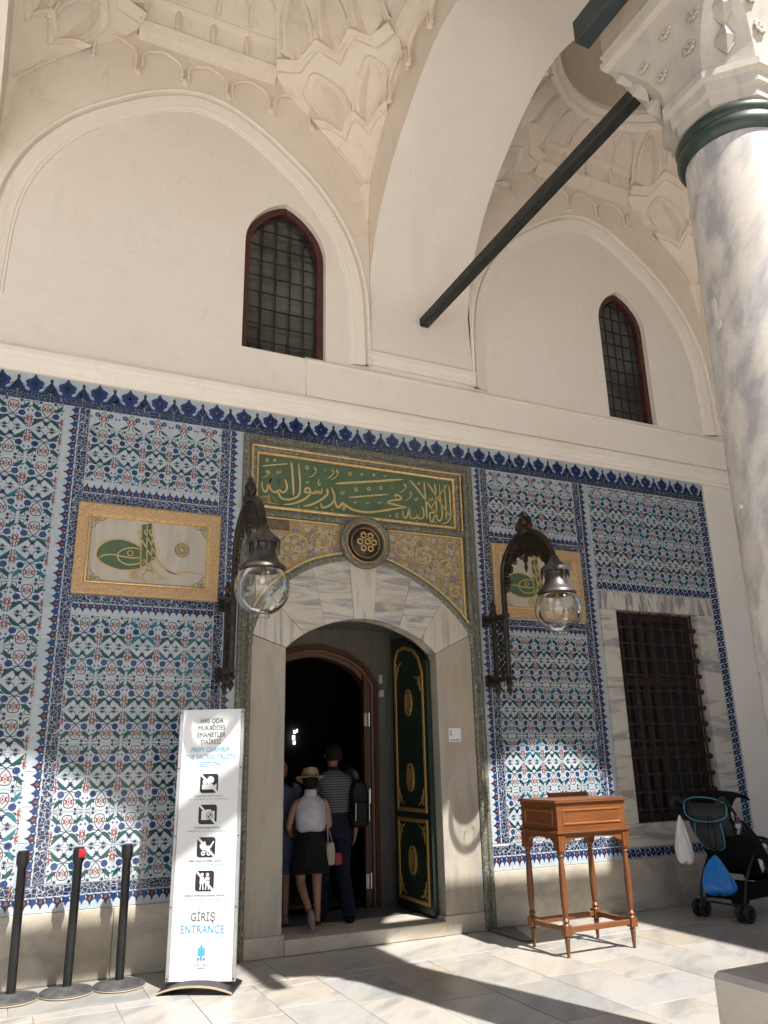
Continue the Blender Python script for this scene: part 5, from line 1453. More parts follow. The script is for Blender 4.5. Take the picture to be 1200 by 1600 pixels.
# ------------------------------------------------------------------ lectern
le = thing('lectern', 'orange brown wooden lectern on four turned legs in front of the tiles', 'lectern', (4.985, -1.06, 0), radians(.6))
LX, LY = .352, .237
def ring_box(b, ox, oy, z0, z1):
    b.box(-LX-ox, LX+ox, -LY-oy, LY+oy, z0, z1)
for sx in (-1, 1):
    for sy in (-1, 1):
        b = MB(); c = (sx*LX, sy*LY, 0)
        b.lathe([(.012, 0), (.014, .02), (.023, .14), (.026, .15), (.02, .16), (.027, .168)], 16, 0, c)
        b.box(c[0]-.033, c[0]+.033, c[1]-.033, c[1]+.033, .168, .245)
        b.lathe([(.03, .245), (.022, .255), (.031, .275), (.022, .292), (.018, .298), (.022, .31), (.029, .40), (.030, .5), (.027, .66), (.022, .745), (.018, .76), (.027, .775), (.02, .79), (.03, .80), (.03, .815)], 16, 0, c)
        b.box(c[0]-.036, c[0]+.036, c[1]-.036, c[1]+.036, .815, .94)
        b.build('leg', WOOD, le, smooth=35)
for s in (-1, 1):
    b = MB(); b.box(-LX+.03, LX-.03, s*LY-.018, s*LY+.018, .185, .228); b.build('stretcher', WOODX, le, bevel=.005)
    b = MB(); b.box(s*LX-.018, s*LX+.018, -LY+.03, LY-.03, .185, .228); b.build('stretcher', WOOD, le, bevel=.005)
def apron(L_, horizontal, s):
    n = 12; low = []
    for i in range(n+1):
        t_ = -1 + 2*i/n; e = 1-abs(t_)
        low.append((t_*L_, .86 + (.045*min(1, e*3.2)) + .012*max(0, 1-abs(t_)*1.6)))
    pts = low + [(L_, .945), (-L_, .945)]
    b = MB(); b.prism(pts, -.012, .012)
    if horizontal: b.v = [(x, y + s*(LY+.012), z) for x, y, z in b.v]
    else: b.v = [(-y + s*(LX+.012), x, z) for x, y, z in b.v]
    b.build('apron', WOODX, le)
for s in (-1, 1): apron(LX-.03, True, s); apron(LY-.03, False, s)
b = MB()
for ox, z0, z1 in ((.045, .945, .953), (.052, .953, .966), (.044, .966, .976)): ring_box(b, ox, ox, z0, z1)
b.build('lower_moulding', WOODX, le, bevel=.003)
b = MB(); ring_box(b, .026, .026, .976, 1.19); body = b.build('desk_box', WOODX, le, bevel=.002)
for s in (-1, 1):
    b = MB(); x, z0, z1 = LX-.03, 1.015, 1.145
    b.sweep([(-x, z0), (-x, z1), (x, z1), (x, z0)], [(.0, 0), (-.004, -.007), (-.012, -.009), (-.018, -.003), (-.022, .001)], closed=True)
    b.v = [(px, (py - LY - .026) if s < 0 else (LY + .026 - py), pz) for px, py, pz in b.v]; b.build('panel_moulding', WOOD_DK, body)
    b = MB(); x = LY-.03
    b.sweep([(-x, z0), (-x, z1), (x, z1), (x, z0)], [(.0, 0), (-.004, -.007), (-.012, -.009), (-.018, -.003), (-.022, .001)], closed=True)
    b.v = [((-LX - .026 + py) if s < 0 else (LX + .026 - py), px, pz) for px, py, pz in b.v]; b.build('panel_moulding', WOOD_DK, body)
b = MB()
for ox, z0, z1 in ((.034, 1.19, 1.198), (.047, 1.198, 1.212), (.04, 1.212, 1.222)): ring_box(b, ox, ox, z0, z1)
b.build('top_board', WOODX, le, bevel=.003)
b = MB(); b.prism_x([(LY+.01, 1.222), (LY+.035, 1.222), (LY+.035, 1.26), (LY+.01, 1.255)], -.06, LX+.03); b.build('paper_ledge', WOOD_DK, le)

# ------------------------------------------------------------------ pushchair
FAB = simple('black_fabric', (.006, .006, .0065), .9, 0, (.010, .010, .0105), 40, .1, 120, spec=.12)
MESHF = simple('grey_mesh_fabric', (.030, .032, .034), .8, 0, (.015, .016, .017), 60, .1, 160)
PIPE = simple('blue_piping', (.05, .22, .32), .5)
TUBE = simple('pushchair_tube', (.03, .03, .032), .35, .5)
FWD = radians(11)
pc = thing('pushchair', 'black folding pushchair with blue piping parked by the barred window', 'pushchair', (6.93, -.80, 0), FWD); pc.scale = (1.08, 1.2, 1.06)
def tub(name, pts, r, mat, par=pc, n=8, k=4, **kw):
    b = MB(); b.tube(smoothpts(pts, k) if len(pts) > 2 else pts, r, n); return b.build(name, mat, par, smooth=50, **kw)
def wheel(x, y, r=.078):
    b = MB(); R_, q = r, []
    pr = [(R_*.62, -.012), (R_*.70, -.017), (R_*.95, -.016), (R_, -.008), (R_, .008), (R_*.95, .016), (R_*.70, .017), (R_*.62, .012)]
    rings = [[b.add((x + rr*cos(2*pi*i/24), y + w, r + rr*sin(2*pi*i/24))) for i in range(24)] for rr, w in pr + pr[:1]]
    for A, B in zip(rings, rings[1:]):
        for i in range(24): b.face((A[i], A[(i+1) % 24], B[(i+1) % 24], B[i]))
    w = b.build('wheel', RUBBER, pc, smooth=40)
    b = MB()
    for i in range(5):
        a = 2*pi*i/5; b.bar((x, y, r), (x + r*.66*cos(a), y, r + r*.66*sin(a)), .012, .018, up=(0, 1, 0))
    b.tube([(x, y-.022, r), (x, y+.022, r)], .016, 10); b.build('spokes', BLACKP, w)
for x, ys in ((0, (-.235, -.165, .165, .235)), (.66, (-.235, -.165, .165, .235))):
    for y in ys: wheel(x, y)
for s in (-1, 1):
    y = s*.20
    tub('side_tube', [(.66, y, .10), (.52, y, .30), (.26, y*1.03, .66), (.02, y*1.06, .96), (-.12, y*1.08, 1.06)], .012, TUBE)
    tub('rear_leg', [(0, y, .10), (.08, y, .34), (.30, y, .60)], .012, TUBE)
    tub('handle', [(-.06, y*1.07, 1.02), (-.13, y*1.08, 1.08), (-.20, y*1.08, 1.07), (-.25, y*1.08, 1.02)], [.017]*13, RUBBER)
    tub('cross_brace', [(.0, y, .16), (.33, -y*.2, .20), (.64, -y, .16)], .008, TUBE)
    tub('armrest_bar', [(.28, y*1.02, .60), (.45, y*1.0, .66), (.58, y*.95, .62), (.63, y*.8, .52)], .016, RUBBER)
tub('rear_axle', [(0, -.2, .14), (0, .2, .14)], .010, TUBE); tub('front_axle', [(.62, -.2, .15), (.62, .2, .15)], .010, TUBE)
tub('bumper_bar', [(.56, -.2, .63), (.68, -.12, .66), (.71, 0, .67), (.68, .12, .66), (.56, .2, .63)], .018, RUBBER)
def sheet(name, rows, mat, par=pc, thick=.012, sm=60):
    b = MB(); g = [[b.add(p) for p in r] for r in rows]
    for A, B in zip(g, g[1:]):
        for i in range(len(A)-1): b.face((A[i], A[i+1], B[i+1], B[i]))
    o = b.build(name, mat, par, smooth=sm, recalc=False)
    md = o.modifiers.new('thickness', 'SOLIDIFY'); md.thickness = thick; md.offset = 0
    return o
def row(x, z, w, sag=0, n=7): return [(x + sag*(1 - (2*i/(n-1)-1)**2), w*(2*i/(n-1)-1), z - abs(sag)*.3*(1-(2*i/(n-1)-1)**2)) for i in range(n)]
sheet('seat_back', [row(.00, .93, .19, -.02), row(.07, .80, .195, -.04), row(.16, .62, .20, -.05), row(.24, .46, .19, -.05), row(.30, .38, .18, -.02)], FAB)
sheet('seat', [row(.28, .39, .18), row(.40, .38, .185, -.01), row(.55, .43, .18), row(.66, .40, .16), row(.72, .26, .15)], FAB)
for s in (-1, 1):
    sheet('side_panel', [[(.04, s*.20, .92), (.16, s*.215, .86), (.36, s*.21, .72)], [(.14, s*.20, .66), (.28, s*.215, .60), (.46, s*.21, .58)], [(.28, s*.19, .38), (.42, s*.2, .38), (.60, s*.19, .42)]], FAB)
can = []
for i in range(8):
    a = radians(8 + i*17); rx = .36
    can.append([(.14 - .24*cos(a)*1.0 + .06, .205*(2*j/8-1)*(1.0), .86 + .27*sin(a) - .03*abs(2*j/8-1)**3) for j in range(9)])
sheet('canopy', can, FAB)
sheet('canopy_back', [row(-.045, 1.04, .18, -.03), row(-.05, .95, .20, -.05), row(-.02, .86, .20, -.05), row(.03, .74, .19, -.04)], MESHF)
tub('piping', [(-.065, -.20, 1.03), (-.11, -.12, 1.075), (-.125, 0, 1.09), (-.11, .12, 1.075), (-.065, .20, 1.03), (-.075, .19, .92), (-.09, .1, .875), (-.10, 0, .865), (-.09, -.1, .875), (-.075, -.19, .92), (-.065, -.20, 1.03)], .007, PIPE, k=5)
tub('piping', [(-.06, -.12, .855), (-.05, -.13, .72), (.0, -.09, .63), (.02, 0, .60), (.0, .09, .63), (-.05, .13, .72), (-.06, .12, .855)], .006, PIPE, k=4)
sheet('back_pocket', [row(-.055, .85, .125, -.03), row(-.04, .74, .13, -.04), row(.0, .64, .10, -.03), row(.03, .60, .04, -.01)], MESHF)
b = MB()
for x0, x1, y0, y1, z0, z1 in ((.05, .52, -.17, .17, .17, .18), (.05, .06, -.17, .17, .17, .34), (.05, .52, -.175, -.17, .17, .32), (.05, .52, .17, .175, .17, .32), (.51, .52, -.17, .17, .17, .28)): b.box(x0, x1, y0, y1, z0, z1)
b.build('basket', FAB, pc)
sheet('care_label', [[(.30, -.222, .52), (.36, -.222, .50)], [(.33, -.225, .40), (.37, -.224, .42)]], BOARD)
def pworld(x, y, z): return (6.93 + x*cos(FWD) - y*sin(FWD), -.80 + x*sin(FWD) + y*cos(FWD), z)

def sack(name, label, cat, top, w, h, d, mat, rot, folds=9, wob=.16, cord=None, neck=.12):
    t = thing(name, label, cat, top, rot)
    b = MB(); n = 40; rings = []
    prof = [(.03, 0), (neck, -.03), (.34, -.16), (.62, -.36), (.86, -.58), (1.0, -.78), (.98, -.90), (.80, -.97), (.3, -1.0)]
    prof = [tuple(p) for p in smoothpts(prof, 3)]
    r_ = random.Random(len(name)*7)
    ph = [r_.uniform(0, 6) for _ in range(4)]
    for rr, z in prof:
        f = max(0, 1 + z*1.0)
        ring = []
        for i in range(n):
            a = 2*pi*i/n
            k = 1 + wob*f*sin(folds*a + ph[0] + 2*z) + .06*sin(3*a + ph[1] + 5*z) + .05*sin(5*a+ph[2]-7*z)*(1-f)
            ring.append(b.add((rr*k*w/2*cos(a) + .03*sin(z*4+ph[3])*w, rr*k*d/2*sin(a), z*h + .012*sin(4*a+ph[2])*abs(z))))
        rings.append(ring)
    for A, B in zip(rings, rings[1:]):
        for i in range(n): b.face((A[i], A[(i+1) % n], B[(i+1) % n], B[i]))
    b.face(rings[0][::-1]); b.face(rings[-1])
    b.build('pouch', mat, t, smooth=50)
    if cord:
        b = MB()
        for s in (-1, 1): b.tube(smoothpts([(s*.01, 0, -.02), (s*.03, .01, cord*.5), (s*.012, .02, cord)], 4), .004, 6)
        b.build('drawstring', FAB, t, smooth=50)
    return t
BLUEB = simple('blue_nylon', (.0, .16, .52), .3, 0, (.0, .13, .44), 9, .1, 40)
sack('drawstring_bag', 'bright blue shiny drawstring bag hanging at the back of the pushchair', 'bag', pworld(-.17, -.10, .615), .31, .36, .13, BLUEB, radians(-50), 9, .16, .36)
WHB = simple('white_plastic_bag', (.62, .60, .60), .4, 0, (.52, .50, .50), 10, .2, 30)
sack('plastic_bag', 'crumpled whitish plastic bag hanging from the pushchair handle', 'bag', pworld(-.23, .20, .98), .17, .46, .11, WHB, radians(-40), 6, .22, .04)
bt = thing('water_bottle', 'small clear water bottle with pink cap tucked beside the pushchair handle', 'bottle', pworld(.06, -.255, .80))
b = MB(); b.lathe([(.028, 0), (.032, .01), (.032, .045), (.029, .055), (.032, .065), (.032, .11), (.028, .13), (.013, .155), (.012, .165)], 16, caps=False); b.build('body', glass('bottle_plastic', (.75, .82, .9), .12), bt, smooth=50, recalc=False)
b = MB(); b.lathe([(.0325, .06), (.0325, .10)], 16, caps=False); b.build('wrap', simple('bottle_wrap', (.35, .38, .55), .4), bt, smooth=50)
b = MB(); b.lathe([(.015, .163), (.015, .182), (.002, .184)], 12); b.build('cap', simple('pink_cap', (.75, .12, .2), .4), bt, smooth=50)

# ------------------------------------------------------------------ people
SKIN = simple('skin', (.25, .125, .08), .55, 0, (.21, .10, .065), 9)
SKIN2 = simple('skin_tanned', (.19, .09, .055), .55, 0, (.16, .075, .045), 9)
HAIR = simple('hair_dark', (.006, .004, .0035), .8, 0, (.012, .008, .006), 40, .4, 120, spec=.1)
DENIM = simple('dark_denim', (.005, .007, .016), .9, 0, (.008, .011, .022), 30, .3, 14, spec=.15)
SKIRT = simple('black_skirt', (.005, .005, .006), .9, 0, (.009, .009, .01), 12, .4, 10, spec=.15)
BLOUSE = simple('white_cotton', (.38, .38, .42), .8, 0, (.28, .28, .32), 7, .35, 14)
STRAW = simple('straw_hat', (.28, .23, .15), .8, 0, (.19, .15, .09), 60, .4, 120)
LEATHER = simple('black_leather', (.003, .0028, .0028), .6, 0, (.005, .0045, .0045), 25, .2, spec=.15)
SOLE = simple('shoe_sole', (.17, .16, .155), .7)
SHOE = simple('dark_shoe', (.05, .012, .018), .6)
def striped(name, a, b_, scale, axis, duty=.5):
    m, N, L, bs = newmat(name); bs.inputs['Roughness'].default_value = .8
    tc = N.new('ShaderNodeTexCoord'); sp_ = N.new('ShaderNodeSeparateXYZ'); L.new(tc.outputs['Object'], sp_.inputs[0])
    w = N.new('ShaderNodeMath'); w.operation = 'MULTIPLY'; L.new(sp_.outputs[axis], w.inputs[0]); w.inputs[1].default_value = scale
    s_ = N.new('ShaderNodeMath'); s_.operation = 'FRACT'; L.new(w.outputs[0], s_.inputs[0])
    co = coords(N, L); nz = noise(N, L, co, 60, 3)
    ad = N.new('ShaderNodeMath'); ad.operation = 'MULTIPLY_ADD'; L.new(nz, ad.inputs[0]); ad.inputs[1].default_value = .5; L.new(s_.outputs[0], ad.inputs[2])
    L.new(ramp(N, L, ad.outputs[0], [(duty+.2, a), (duty+.3, b_)]), bs.inputs['Base Color'])
    bump(N, L, bs, noise(N, L, co, 9, 4), .35, .02)
    return m
SHIRT = striped('striped_polo', (.014, .013, .022), (.08, .077, .09), 42, 2)
DRESS = striped('striped_dress', (.015, .022, .06), (.08, .095, .16), 48, 2, .55)

def body(t, J, edges, mat):
    names = list(J); idx = {n: i for i, n in enumerate(names)}
    me = bpy.data.meshes.new('body'); me.from_pydata([J[n][0] for n in names], [(idx[a], idx[b_]) for a, b_ in edges], [])
    me.materials.append(mat)
    o = link('body', me, t)
    sk = o.modifiers.new('skin', 'SKIN'); sk.use_smooth_shade = True
    me.skin_vertices.new() if not me.skin_vertices else None
    for n in names:
        sv = me.skin_vertices[0].data[idx[n]]; r = J[n][1]
        sv.radius = r if isinstance(r, tuple) else (r, r); sv.use_root = (n == 'pelvis')
    ss = o.modifiers.new('sub', 'SUBSURF'); ss.levels = 2; ss.render_levels = 2
    return o
EDG = [('pelvis', 'waist'), ('waist', 'chest'), ('chest', 'neck0'), ('neck0', 'neck'), ('neck', 'jaw'), ('jaw', 'skull'), ('skull', 'crown')]
for s in 'LR':
    EDG += [('chest', 'sh'+s), ('sh'+s, 'el'+s), ('el'+s, 'wr'+s), ('wr'+s, 'palm'+s), ('pelvis', 'hip'+s), ('hip'+s, 'kn'+s), ('kn'+s, 'an'+s), ('an'+s, 'toe'+s)]
    for i in range(4): EDG += [('palm'+s, 'f%d%s' % (i, s)), ('f%d%s' % (i, s), 'g%d%s' % (i, s))]
    EDG += [('palm'+s, 'th'+s)]
def skel(H, P=None, wide=1.0):
    """standing figure facing +y, height H, P overrides joints (in fractions of H)"""
    j = dict(pelvis=((0, 0, .52), .058), waist=((0, .005, .60), .060), chest=((0, .0, .74), .068), neck0=((0, -.005, .815), .036), neck=((0, .004, .855), .030), jaw=((0, .018, .885), .036), skull=((0, .006, .935), .050), crown=((0, .004, .968), .036))
    for s, x in (('L', -1), ('R', 1)):
        j.update({'sh'+s: ((x*.105*wide, 0, .795), .034), 'el'+s: ((x*.135*wide, -.01, .62), .025), 'wr'+s: ((x*.135*wide, .04, .475), .017), 'palm'+s: ((x*.133*wide, .05, .445), (.011, .02)), 'hip'+s: ((x*.05, 0, .49), .054), 'kn'+s: ((x*.052, .008, .275), .034), 'an'+s: ((x*.052, -.008, .045), .021), 'toe'+s: ((x*.058, .075, .016), .016)})
    for k, v in (P or {}).items(): j[k] = (v if isinstance(v[0], tuple) else (v, j[k][1]))
    for s, x in (('L', -1), ('R', 1)):
        w = Vector(j['wr'+s][0]); p = Vector(j['palm'+s][0]); d = (p-w).normalized(); sd = Vector((0, 1, 0)) if abs(d.y) < .8 else Vector((1, 0, 0)); sd = (sd - d*sd.dot(d)).normalized()
        for i in range(4):
            o_ = sd*(.013 - i*.0085); l = (.026, .030, .028, .021)[i]
            j['f%d%s' % (i, s)] = (tuple(p + d*.018 + o_), .0050); j['g%d%s' % (i, s)] = (tuple(p + d*(.018+l) + o_*1.1 + Vector((-x*.008, 0, 0))), .0042)
        j['th'+s] = (tuple(p - d*.004 + sd*.026), .0055)
    return {k: (tuple(c*H for c in v[0]), tuple(q*H for q in v[1]) if isinstance(v[1], tuple) else v[1]*H) for k, v in j.items()}
def loft(name, secs, mat, par, n=28, wr=.0, wf=7, caps=True, smooth_k=3):
    S_ = smoothpts(secs, smooth_k); b = MB(); rings = []
    for k, (cx, cy, z, rx, ry) in enumerate(S_):
        rings.append([b.add((cx + rx*cos(2*pi*i/n)*(1 + wr*sin(wf*2*pi*i/n + z*9)), cy + ry*sin(2*pi*i/n)*(1 + wr*sin(wf*2*pi*i/n + z*9)), z + wr*.12*sin(3*2*pi*i/n))) for i in range(n)])
    for A, B in zip(rings, rings[1:]):
        for i in range(n): b.face((A[i], A[(i+1) % n], B[(i+1) % n], B[i]))
    if caps: b.face(rings[0][::-1]); b.face(rings[-1])
    return b.build(name, mat, par, smooth=60)
def limb(name, pts, rs, mat, par, n=14, k=4):
    P = smoothpts([tuple(p) + (r,) for p, r in zip(pts, rs)], k)
    b = MB(); b.tube([p[:3] for p in P], [p[3] for p in P], n); return b.build(name, mat, par, smooth=60)
def hair_cap(par, J, H, mat, scale=1.12, low=-.2):
    c = Vector(J['skull'][0]) + Vector((0, -.008*H, .002*H)); b = MB(); n = 24
    rings = []
    for i in range(10):
        e = low + (pi/2-low)*i/9
        rings.append([b.add((c.x + .050*H*scale*cos(e)*cos(a), c.y + .057*H*scale*cos(e)*sin(a)*(1 if sin(a) < 0 else .9), c.z + .055*H*scale*sin(e) - (.02*H if (sin(a) < -.2 and e < .4) else 0) + (.02*H if (sin(a) > .3 and e < .2) else 0))) for a in [2*pi*k/n for k in range(n)]])
    for A, B in zip(rings, rings[1:]):
        for k in range(n): b.face((A[k], A[(k+1) % n], B[(k+1) % n], B[k]))
    return b.build('hair', mat, par, smooth=70)
def face_bits(par, J, H, mat):
    c = Vector(J['skull'][0])
    b = MB()
    for s in (-1, 1): b.lathe([(.002*H, -.02*H), (.012*H, -.012*H), (.015*H, 0), (.012*H, .013*H), (.002*H, .018*H)], 10, 0, (c.x + s*.051*H, c.y - .004*H, c.z - .008*H), sx=.45)
    b.build('ear', mat, par, smooth=60)
    b = MB(); b.tube([(c.x, c.y + .052*H, c.z + .005*H), (c.x, c.y + .064*H, c.z - .014*H), (c.x, c.y + .05*H, c.z - .02*H)], [.004*H, .009*H, .006*H], 8); b.build('nose', mat, par, smooth=60)
    b = MB()
    for s in (-1, 1): b.lathe([(.001*H, -.006*H), (.008*H, 0), (.001*H, .006*H)], 8, 0, (c.x + s*.019*H, c.y + .048*H, c.z + .002*H))
    b.tube([(c.x - .015*H, c.y + .046*H, c.z - .036*H), (c.x, c.y + .05*H, c.z - .037*H), (c.x + .015*H, c.y + .046*H, c.z - .036*H)], .003*H, 6)
    b.build('eye', HAIR, par, smooth=60)

# the man: striped polo, dark jeans, bag on the right shoulder
H = 1.635; FZ = .125
man = thing('person', 'man in a grey striped polo and dark jeans with a black bag on his shoulder', 'person', (3.27, .50, FZ), radians(-4), 'visitors going in through the doorway')
J = skel(H, {'knR': (.06, .01, .275), 'anR': (.075, -.07, .045), 'toeR': (.085, .0, .016), 'anL': (-.055, .06, .045), 'toeL': (-.06, .14, .016), 'knL': (-.055, .05, .275), 'elL': (-.155, -.005, .63), 'wrL': (-.14, .08, .52), 'palmL': (-.135, .105, .51)}, 1.12)
body(man, J, EDG, SKIN2); hair_cap(man, J, H, HAIR, 1.1, -.35); face_bits(man, J, H, SKIN2)
loft('polo_shirt', [(0, 0, .585*H, .102*H, .075*H), (0, 0, .62*H, .104*H, .077*H), (0, -.003*H, .70*H, .112*H, .078*H), (0, -.004*H, .77*H, .124*H, .074*H), (0, -.004*H, .805*H, .116*H, .062*H), (0, -.004*H, .83*H, .066*H, .046*H), (0, -.002*H, .842*H, .04*H, .036*H)], SHIRT, man, wr=.012)
for s in 'LR':
    a, e = Vector(J['sh'+s][0]), Vector(J['el'+s][0]); limb('sleeve', [a*.9 + Vector((0, 0, a.z*.1 + .012)), a, a*.5+e*.5, a*.08+e*.92], [.05*H, .047*H, .042*H, .041*H], SHIRT, man)
b = MB(); b.lathe([(.041*H, .834*H), (.040*H, .85*H), (.036*H, .862*H)], 20, caps=False, c=(0, .0, 0)); b.build('collar', SKIRT, man, smooth=60)
for s in 'LR':
    limb('trouser_leg', [Vector(J['hip'+s][0]) + Vector((0, 0, .07*H)), J['hip'+s][0], Vector(J['hip'+s][0])*.5+Vector(J['kn'+s][0])*.5, J['kn'+s][0], Vector(J['kn'+s][0])*.45+Vector(J['an'+s][0])*.55, Vector(J['an'+s][0]) + Vector((0, 0, -.012*H))], [.062*H, .066*H, .056*H, .047*H, .043*H, .040*H], DENIM, man)
    a = Vector(J['an'+s][0]); to = Vector(J['toe'+s][0]); limb('shoe', [a + Vector((0, -.03*H, -.022*H)), a + Vector((0, -.004*H, -.018*H)), (a+to)/2 + Vector((0, 0, -.002*H)), to + Vector((0, .01*H, .002*H))], [.018*H, .027*H, .026*H, .018*H], LEATHER, man)
loft('trouser_seat', [(0, -.004*H, .46*H, .098*H, .072*H), (0, -.006*H, .52*H, .106*H, .080*H), (0, -.003*H, .57*H, .101*H, .074*H), (0, 0, .598*H, .100*H, .073*H)], DENIM, man)
b = MB(); b.lathe([(.104, .575), (.106, .578), (.106, .594), (.104, .597)], 28, sy=.74, caps=False); b.v = [(x*H, y*H, z*H) for x, y, z in b.v]; b.build('belt', LEATHER, man)
# shoulder bag
mb_ = thing('shoulder_bag', 'black backpack slung on the right shoulder of the man in the striped polo', 'bag', (3.50, .40, 1.0), radians(-12))
b = MB()
pr = [(-.085, -.04), (.085, -.04), (.10, .04), (.095, .30), (.05, .40), (-.05, .41), (-.095, .32), (-.10, .04)]
b.prism(pr, -.075, .075); b.build('main_pouch', LEATHER, mb_, bevel=.03, smooth=40)
b = MB(); b.prism([(-.065, .02), (.065, .02), (.065, .2), (-.065, .2)], -.10, -.07); b.build('front_pocket', LEATHER, mb_, bevel=.012)
b = MB(); b.tube([(-.05, -.102, .03), (-.045, -.102, .19)], .003, 5); b.tube([(.098, -.05, .02), (.10, -.05, .3)], .003, 5); b.build('zip', STEEL, mb_)
b = MB(); b.tube(smoothpts([(-.04, .0, .38), (-.09, -.06, .50), (-.13, .02, .545), (-.12, .14, .50), (-.06, .15, .2), (.0, .07, .05)], 4), .016, 8); b.build('strap', LEATHER, mb_, smooth=50)

# the girl in the straw hat
H = 1.385
gl_ = thing('person', 'woman in a straw hat, white sleeveless blouse and black skirt stepping inside', 'person', (2.955, .30, FZ), radians(-8), 'visitors going in through the doorway')
J = skel(H, {'anR': (.045, -.03, .045), 'toeR': (.05, .045, .016), 'knR': (.05, .012, .285), 'knL': (-.06, .03, .285), 'anL': (-.03, -.14, .125), 'toeL': (-.012, -.135, .035), 'elL': (-.15, .01, .63), 'wrL': (-.11, .09, .57), 'palmL': (-.095, .12, .575), 'elR': (.14, .02, .63), 'wrR': (.10, .11, .60), 'palmR': (.085, .14, .61)}, .98)
body(gl_, J, EDG, SKIN); hair_cap(gl_, J, H, HAIR, 1.12, -.7); face_bits(gl_, J, H, SKIN)
loft('blouse', [(0, 0, .60*H, .078*H, .062*H), (0, -.012*H, .625*H, .100*H, .082*H), (0, -.008*H, .68*H, .106*H, .082*H), (0, -.004*H, .75*H, .102*H, .072*H), (0, -.004*H, .80*H, .092*H, .056*H), (0, -.004*H, .825*H, .056*H, .042*H), (0, 0, .84*H, .040*H, .036*H)], BLOUSE, gl_, wr=.03, wf=5)
b = MB(); b.lathe([(.046*H, .828*H), (.044*H, .85*H), (.039*H, .872*H), (.036*H, .872*H)], 20, caps=False); b.build('collar', BLOUSE, gl_, smooth=60)
loft('skirt', [(0, 0, .61*H, .080*H, .062*H), (0, -.004*H, .56*H, .100*H, .082*H), (0, -.004*H, .48*H, .118*H, .095*H), (0, -.004*H, .40*H, .132*H, .105*H), (0, -.002*H, .345*H, .140*H, .112*H)], SKIRT, gl_, wr=.035, wf=6)
b = MB(); b.lathe([(.083, .603), (.084, .607), (.084, .624), (.082, .628)], 28, sy=.8, caps=False); b.v = [(x*H, y*H, z*H) for x, y, z in b.v]; b.build('belt', LEATHER, gl_)
b = MB()
hc = Vector(J['skull'][0]) + Vector((0, 0, .012*H))
b.lathe([(.064*H, -.004*H), (.066*H, .0), (.063*H, .03*H), (.052*H, .062*H), (.030*H, .070*H), (.001, .064*H)], 28, 0, hc, sx=.95, sy=1.08, caps=False)
n = 28; A = [b.add((hc.x + .063*H*.95*cos(2*pi*i/n), hc.y + .063*H*1.08*sin(2*pi*i/n), hc.z)) for i in range(n)]
B_ = [b.add((hc.x + .105*H*.95*cos(2*pi*i/n), hc.y + .108*H*1.08*sin(2*pi*i/n), hc.z - .012*H + .02*H*abs(cos(2*pi*i/n)) - .016*H*max(0, sin(2*pi*i/n)))) for i in range(n)]
for i in range(n): b.face((A[i], A[(i+1) % n], B_[(i+1) % n], B_[i]))
b.v = [tuple(Matrix.Rotation(radians(-10), 3, 'X') @ (Vector(p)-hc) + hc) for p in b.v]
ht = b.build('straw_hat', STRAW, gl_, smooth=50, recalc=False)
b = MB(); b.lathe([(.0668*H, .002*H), (.066*H, .018*H)], 28, 0, hc, sx=.95, sy=1.08, caps=False); b.v = [tuple(Matrix.Rotation(radians(-10), 3, 'X') @ (Vector(p)-hc) + hc) for p in b.v]; b.build('hat_band', WOOD, ht)
for s in 'LR':
    a = Vector(J['an'+s][0]); to = Vector(J['toe'+s][0]); d = (to-a).normalized()
    heel = a + Vector((0, -.02*H, -.02*H)) if s == 'R' else a + Vector((0, -.03*H, .012*H))
    sh = limb('sneaker', [heel, a + Vector((0, 0, -.014*H)), (a+to)/2, to + d*.012*H], [.018*H, .026*H, .027*H, .019*H], SHOE, gl_)
    dn = Vector((0, 0, -1)) if s == 'R' else Vector((0, -1, -.1))
    b = MB(); b.tube([heel + dn*.012*H, (a+to)/2 + dn*.018*H, to + d*.014*H + dn*.006*H], [.017*H, .024*H, .018*H], 10); b.build('sole', SOLE, sh, smooth=60)
hb = thing('handbag', 'small cream handbag with long strap hanging at the woman\'s right hip', 'bag', (3.125, .225, .66), radians(15))
b = MB(); b.prism([(-.035, 0), (.04, 0), (.05, .12), (.035, .20), (-.03, .20), (-.045, .12)], -.03, .03); b.build('pouch', simple('cream_leather', (.28, .24, .19), .6, 0, (.22, .185, .14), 15, .2), hb, bevel=.012)
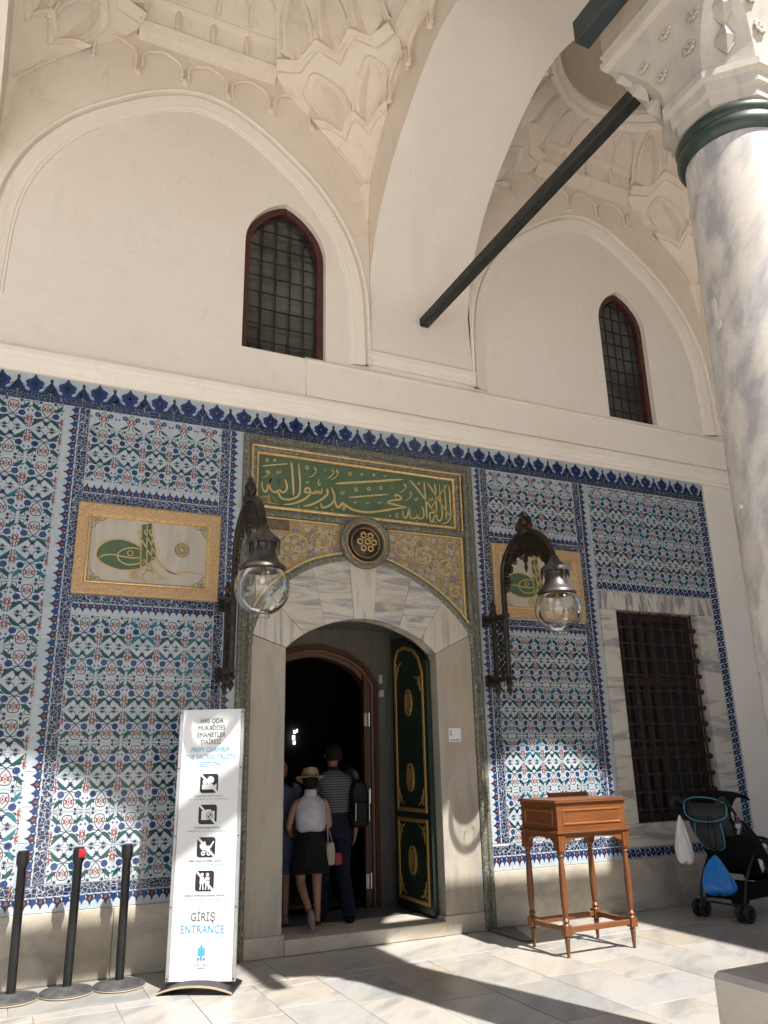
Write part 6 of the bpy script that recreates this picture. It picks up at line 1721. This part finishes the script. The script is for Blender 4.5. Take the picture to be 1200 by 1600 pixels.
b = MB(); b.tube(smoothpts([(-.02, 0, .2), (-.05, -.03, .36), (-.09, -.04, .5), (-.13, .0, .62)], 4), .005, 6); b.tube(smoothpts([(.03, .0, .2), (-.01, .03, .36), (-.08, .05, .55)], 4), .004, 6); b.build('strap', BASEMETAL if False else simple('cream_strap', (.25, .22, .18), .6), hb)
rp_ = thing('red_purse', 'small round red purse behind the cream handbag', 'purse', (3.23, .30, .70))
b = MB(); b.lathe([(.004, -.055), (.045, -.05), (.062, -.02), (.062, .02), (.04, .052), (.004, .055)], 20, sx=.9, sy=.45); b.build('pouch', simple('red_fabric', (.16, .006, .012), .6), rp_, smooth=60)

# third visitor, mostly behind the left jamb
H = 1.50
w3 = thing('person', 'person in a blue checked dress half hidden behind the left door jamb', 'person', (2.74, .62, FZ), radians(-10), 'visitors going in through the doorway')
J = skel(H, {'anL': (-.052, .08, .045), 'toeL': (-.058, .16, .016)}, 1.05)
body(w3, J, EDG, SKIN); hair_cap(w3, J, H, simple('auburn_hair', (.22, .09, .05), .6, 0, (.15, .06, .035), 40, .4, 120), 1.14, -.6); face_bits(w3, J, H, SKIN)
loft('dress', [(0, 0, .84*H, .045*H, .040*H), (0, 0, .82*H, .075*H, .05*H), (0, 0, .79*H, .115*H, .062*H), (0, 0, .72*H, .116*H, .078*H), (0, 0, .62*H, .105*H, .078*H), (0, 0, .52*H, .125*H, .098*H), (0, 0, .40*H, .135*H, .105*H), (0, 0, .30*H, .142*H, .11*H)], DRESS, w3, wr=.02, wf=6)
for s in 'LR':
    a, e = Vector(J['sh'+s][0]), Vector(J['el'+s][0]); limb('sleeve', [a*.9 + Vector((0, 0, a.z*.1 + .01)), a, a*.5+e*.5], [.045*H, .043*H, .042*H], DRESS, w3)
    a = Vector(J['an'+s][0]); to = Vector(J['toe'+s][0]); limb('sneaker', [a + Vector((0, -.025*H, -.02*H)), a + Vector((0, 0, -.014*H)), (a+to)/2, to + Vector((0, .01*H, 0))], [.018*H, .026*H, .026*H, .019*H], SOLE, w3)
b = MB(); b.tube(smoothpts([(-.10*H, -.062*H, .80*H), (-.02*H, -.095*H, .70*H), (.10*H, -.075*H, .56*H)], 5), .005, 6); b.build('bag_strap', SOLE, w3)
